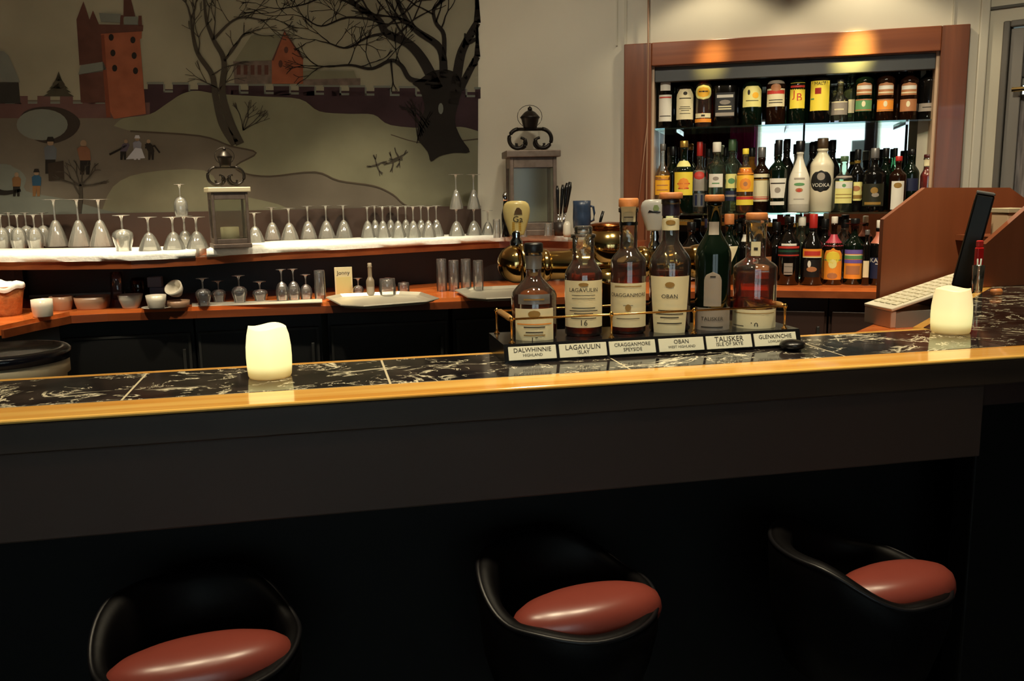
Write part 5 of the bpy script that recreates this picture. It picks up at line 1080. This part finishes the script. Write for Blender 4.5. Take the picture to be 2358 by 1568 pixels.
mk('green_emblem', join(onhandle([(.0, H*.64), (.010, H*.64), (.013, H*.72), (.008, H*.82), (.0, H*.82), (-.003, H*.72)], 0)), mat('emblem_green', (150, 168, 110), .5), h2)

# ------------------------------------------------------------------ register corner
sc_pts = [(1.70, 2.64), (2.062, 2.945), (3.0, 2.945+.25), (3.0, 2.62)]
sc = thing('side_counter', 'orange wood side counter under the keyboard', 'counter', (0, 0, .88))
mk('worktop', prism([(1.69, 2.64), (2.055, 2.945), (3.1, 2.945), (3.1, 2.64)], 0, .04), M_COUNTER, sc)
mk('carcass', prism([(1.80, 2.665), (2.10, 2.92), (3.0, 2.92), (3.0, 2.665)], -.88, -.001), M_DKBROWN, sc)
hu = thing('register_hutch', 'red brown wooden screen with chamfered corners around the till', 'partition', (2.3, 2.6, 0))
def panel(pts, Y, zb, th):
    q = [at_Y(x, y, Y) for x, y in pts]; q = [Vector((v.x-2.3, Y-2.6, v.z)) for v in q]; q += [Vector((q[-1].x, Y-2.6, zb)), Vector((q[0].x, Y-2.6, zb))]
    return slab(q, th, (0, 1, 0))
mk('far_panel', panel([(2035, 505), (2131, 432), (2326, 432), (2420, 500)], 2.955, .0, .022), M_HUTCH, hu)
mk('near_panel', panel([(2270, 562), (2358, 485), (2420, 431), (2520, 431)], 2.42, 1.1008, .022), M_HUTCH, hu)
zsh = at_Y(2315, 546, 2.74).z
bb_ = at_Y(2420, 520, 2.955).x-2.3
mk('shelf_board', box(bb_-.42, bb_-.01, 2.4425-2.6, 2.954-2.6, zsh-.02, zsh), M_HUTCH, hu)
p = at_Y(2318, 546, 2.74); p.z = zsh+.0005; s = ppm(p); t = thing('paper_box', 'beige box on the till shelf between the wooden panels', 'box', p)
mk('carton', bbox(-.035, .04, -.04, .04, 0, (545-490)/s, .003), mat('beige_card', (206, 178, 146), .6), t); mk('lid', bbox(-.038, .043, -.043, .043, (545-490)/s+.0005, (545-479)/s, .002), mat('beige_lid', (190, 178, 150), .6), t)
# keyboard and printer
kp = at_z(2052, 753, .92)
kb = thing('till_keyboard', 'white till keyboard sloping up towards the monitor', 'keyboard', (1.985, 2.77, .9205))
MW = mat('till_white', (236, 230, 210), .45); MG = mat('till_grey', (140, 138, 132), .45)
mk('housing', prism([(0, 0), (.40, .0), (.40, .155), (.0, .155)], 0, .058), MG, kb)
mk('end_cap', bbox(-.022, -.0005, -.002, .157, 0, .060, .003), mat('till_pinkish', (196, 180, 168), .45), kb)
slope = math.atan2(.095, .36)
lid = mk('key_plate', xf(bbox(-.022, .37, -.004, .16, 0, .012, .003), Matrix.Translation((0, 0, .0645)) @ Matrix.Rotation(-slope, 4, 'Y')), MW, kb)
for i in range(11):
    for j in range(4): mk('key', xf(bbox(.01+i*.030, .034+i*.030, .012+j*.035, .040+j*.035, .0124, .0165, .001, 1), Matrix.Translation((0, 0, .0645)) @ Matrix.Rotation(-slope, 4, 'Y')), mat('key_cream', (236, 230, 204), .5), lid)
mk('wedge', prism([(.2, .05), (.36, .05), (.36, .15), (.2, .15)], .0585, .10), M_BLKPL, kb)
# monitor seen from its edge
b_ = YAW+math.atan2(2243-CXP, FPX)
mt_ = at_Y(2268, 449, 2.66); mb_ = at_Y(2213, 650, 2.66)
mo = thing('monitor', 'black till monitor seen edge on, leaning beside the red brown panel', 'monitor', (mb_.x, 2.66, .9205), PI/2-b_)
dz_ = mt_.z-mb_.z; lean = math.atan2((mt_-mb_).dot(Vector((math.cos(b_), -math.sin(b_), 0))), dz_)
Mm = Matrix.Translation((0, 0, mb_.z-.9205)) @ Matrix.Rotation(lean, 4, 'X')
thk = 37/ppm(mb_)
hm_ = math.hypot(dz_, (mt_-mb_).xy.length)
mk('screen_case', xf(bbox(-.17, .17, -thk/2, thk/2, 0, hm_, .006), Mm), M_BLKPL, mo)
mk('screen', xf(box(-.15, .15, thk/2+.0003, thk/2+.001, .03, hm_-.02), Mm), mat('dark_screen', (10, 10, 14), .1), mo)
mk('top_trim', xf(bbox(-.17, .17, -thk/2, thk/2, hm_+.0003, hm_+.008, .002), Mm), mat('grey_trim', (84, 84, 84), .4), mo)
mk('stand', tube([(.0, -.03, .012), (0, -.035, .1), (0, -thk*.2, mb_.z-.9205+.03)], .022, 12), M_BLKPL, mo, True)
mk('base', solid([(.10, 0), (.10, .008), (.03, .014)], 24), M_BLKPL, mo, True)
# pen glass and red lighter on the marble return
p = at_z(2250, 672, 1.1008); s = ppm(p)
pg = thing('pen_glass', 'clear glass holding straws beside the near wooden panel', 'glass', p); hg = (668-600)/s
mk('tumbler', lathe([(.0001, 0), (.014, 0), (.018, hg*.9), (.0165, hg*.9), (.013, .005), (.0001, .005)], 20), M_BCLEAR, pg, True)
for x in (-.004, .004): mk('straw', tube([(x*.5, 0, .006), (x*1.5, 0, hg*1.12)], .0022, 8), mat('pale_straw', (180, 190, 180), .4), pg, True)
p = at_z(2277, 668, 1.1008); s = ppm(p); lt = thing('lighter', 'red lighter standing against the near wooden panel', 'lighter', (p.x, 2.395, 1.1008))
hl = (proj((p.x, 2.395, 1.1008))[1]-552)/s; mk('body', bbox(-.012, .012, -.008, .008, 0, hl*.86, .004), mat('red_plastic', (206, 34, 34), .25), lt); mk('top', bbox(-.010, .010, -.006, .006, hl*.861, hl, .003), mat('red_hood', (220, 60, 56), .25), lt)
p = at_z(2262, 676, 1.1008); tag(mk('cork', xf(solid([(.009, 0), (.010, .028)], 14), Matrix.Rotation(1.57, 4, 'Y')), M_CORK, None, True, (p.x-.01, p.y-.05, 1.1010+.010)), 'wine cork lying before the pen glass', 'cork')
# hanging cable along the niche frame
q0, q1 = cpt(NI0-.02, FR-.015, ZC), cpt(NI0-.018, FR-.015, .98)
tag(mk('cable', tube([q0, q0.lerp(q1, .4)+Vector((.004, 0, 0)), q0.lerp(q1, .75), q1], .0045, 8), mat('tan_cable', (150, 116, 92), .5), None, True), 'thin tan cable hanging from the ceiling along the niche frame', 'cable')
q2 = cpt(NI0-.075, FR-.012, 1.2)
tag(mk('cable', tube([q0.lerp(q1, .55)+Vector((0, -.012, 0)), q2], .002, 6), mat('tan_cable', (150, 116, 92), .5), None, True), 'thinner cord slanting away beside the tan cable', 'cable')

# ------------------------------------------------------------------ stools
def stool(px, py, back, label, cdx, ay, wr):
    p = at_z(px, py, .74); R = .158
    t = thing('bar_stool', label, 'bar stool', (p.x, p.y, 0), back, 'bar stools along the counter')
    n = 72; V, F = [], []
    def sm(x): x = max(0, min(1, x)); return x*x*(3-2*x)
    prof = [(.60, -.20), (.80, -.17), (.93, -.10), (.985, -.04), (1.0, 0.0)]
    def hgt(a): d = abs((a+PI) % (2*PI)-PI); return .726+.060*sm((wr-d)/1.1)-.012*sm((d-wr-.15)/.8)
    rings = len(prof)+6
    for i in range(n):
        a = 2*PI*i/n; zt = hgt(a); rip = 1+(.010 if i % 2 else 0)
        col = [(R*k*(rip if j < 4 else 1), .735+dz*(1 if j < 3 else 1) if dz < -.05 else zt+dz) for j, (k, dz) in enumerate(prof)]
        th = .026+.012*sm((1.7-abs((a+PI) % (2*PI)-PI))/1.3)
        col += [(R-.004, zt+.007), (R-.012, zt+.010), (R-.022, zt+.008), (R-th, zt-.004), (R-th-.004, .70), (R-th-.004, .64)]
        for r, z in col: V.append((r*math.cos(a), r*math.sin(a), z))
    m_ = len(prof)+6
    for i in range(n):
        for j in range(m_-1): a_ = i*m_+j; b__ = ((i+1) % n)*m_+j; F.append((a_, b__, b__+1, a_+1))
    F.append(tuple(i*m_ for i in range(n-1, -1, -1))); F.append(tuple(i*m_+m_-1 for i in range(n)))
    mk('tub_shell', (V, F), M_BLK_LEATHER, t, True)
    mk('rim_piping', tube([((R-.003)*math.cos(2*PI*i/n), (R-.003)*math.sin(2*PI*i/n), hgt(2*PI*i/n)+.004) for i in range(n)], .0045, 8, True), mat('piping_leather', (14, 13, 16), .4, spec=.4), t, True)
    # cushion: oval crown pushed forward out of the tub
    V, F = [], []; ax, cxo = .066, -.058; cr = math.radians(100)-back; cc, cs_ = math.cos(cr), math.sin(cr); ox, oy = cdx*math.cos(back), -cdx*math.sin(back)
    pr = [(.0001, .690), (.90, .692), (.98, .700), (1.0, .711), (.985, .724), (.94, .736), (.84, .746), (.68, .753), (.48, .757), (.25, .759), (.0001, .7595)]
    for r, z in pr:
        for i in range(48):
            a = 2*PI*i/48; qx, qy = cxo+r*ax*math.cos(a)*(1.0 if math.cos(a) < 0 else .92), r*ay*math.sin(a); V.append((qx*cc-qy*cs_+ox, qx*cs_+qy*cc+oy, z))
    for j in range(len(pr)-1):
        for i in range(48): a_ = j*48+i; b__ = j*48+(i+1) % 48; F.append((a_, b__, b__+48, a_+48))
    mk('seat_cushion', (V, F), M_RED_LEATHER, t, True)
    mk('column', solid([(.03, .03), (.028, .06), (.025, .52), (.06, .534)], 20), M_CHROME, t, True)
    mk('foot_ring', tube([(.17*math.cos(2*PI*i/40), .17*math.sin(2*PI*i/40), .28) for i in range(40)], .010, 8, True), M_CHROME, t, True)
    mk('ring_spokes', join(*[tube([(.026*math.cos(a), .026*math.sin(a), .28), (.162*math.cos(a), .162*math.sin(a), .28)], .006, 6) for a in (0, 2.094, 4.189)]), M_CHROME, t, True)
    mk('base_plate', solid([(.19, .0005), (.19, .012), (.08, .024), (.03, .03)], 36), M_CHROME, t, True)
stool(457, 1466, math.radians(112), 'oxblood seated bar stool opposite the candle at the long end of the bar', .0, .140, 1.75)
stool(1306, 1355, math.radians(122), 'oxblood seated bar stool in the middle, opposite the bottle stand', .010, .140, 1.75)
stool(1975, 1306, math.radians(165), 'oxblood seated bar stool with the smallest visible seat, nearest the far end of the bar', .026, .130, 1.85)
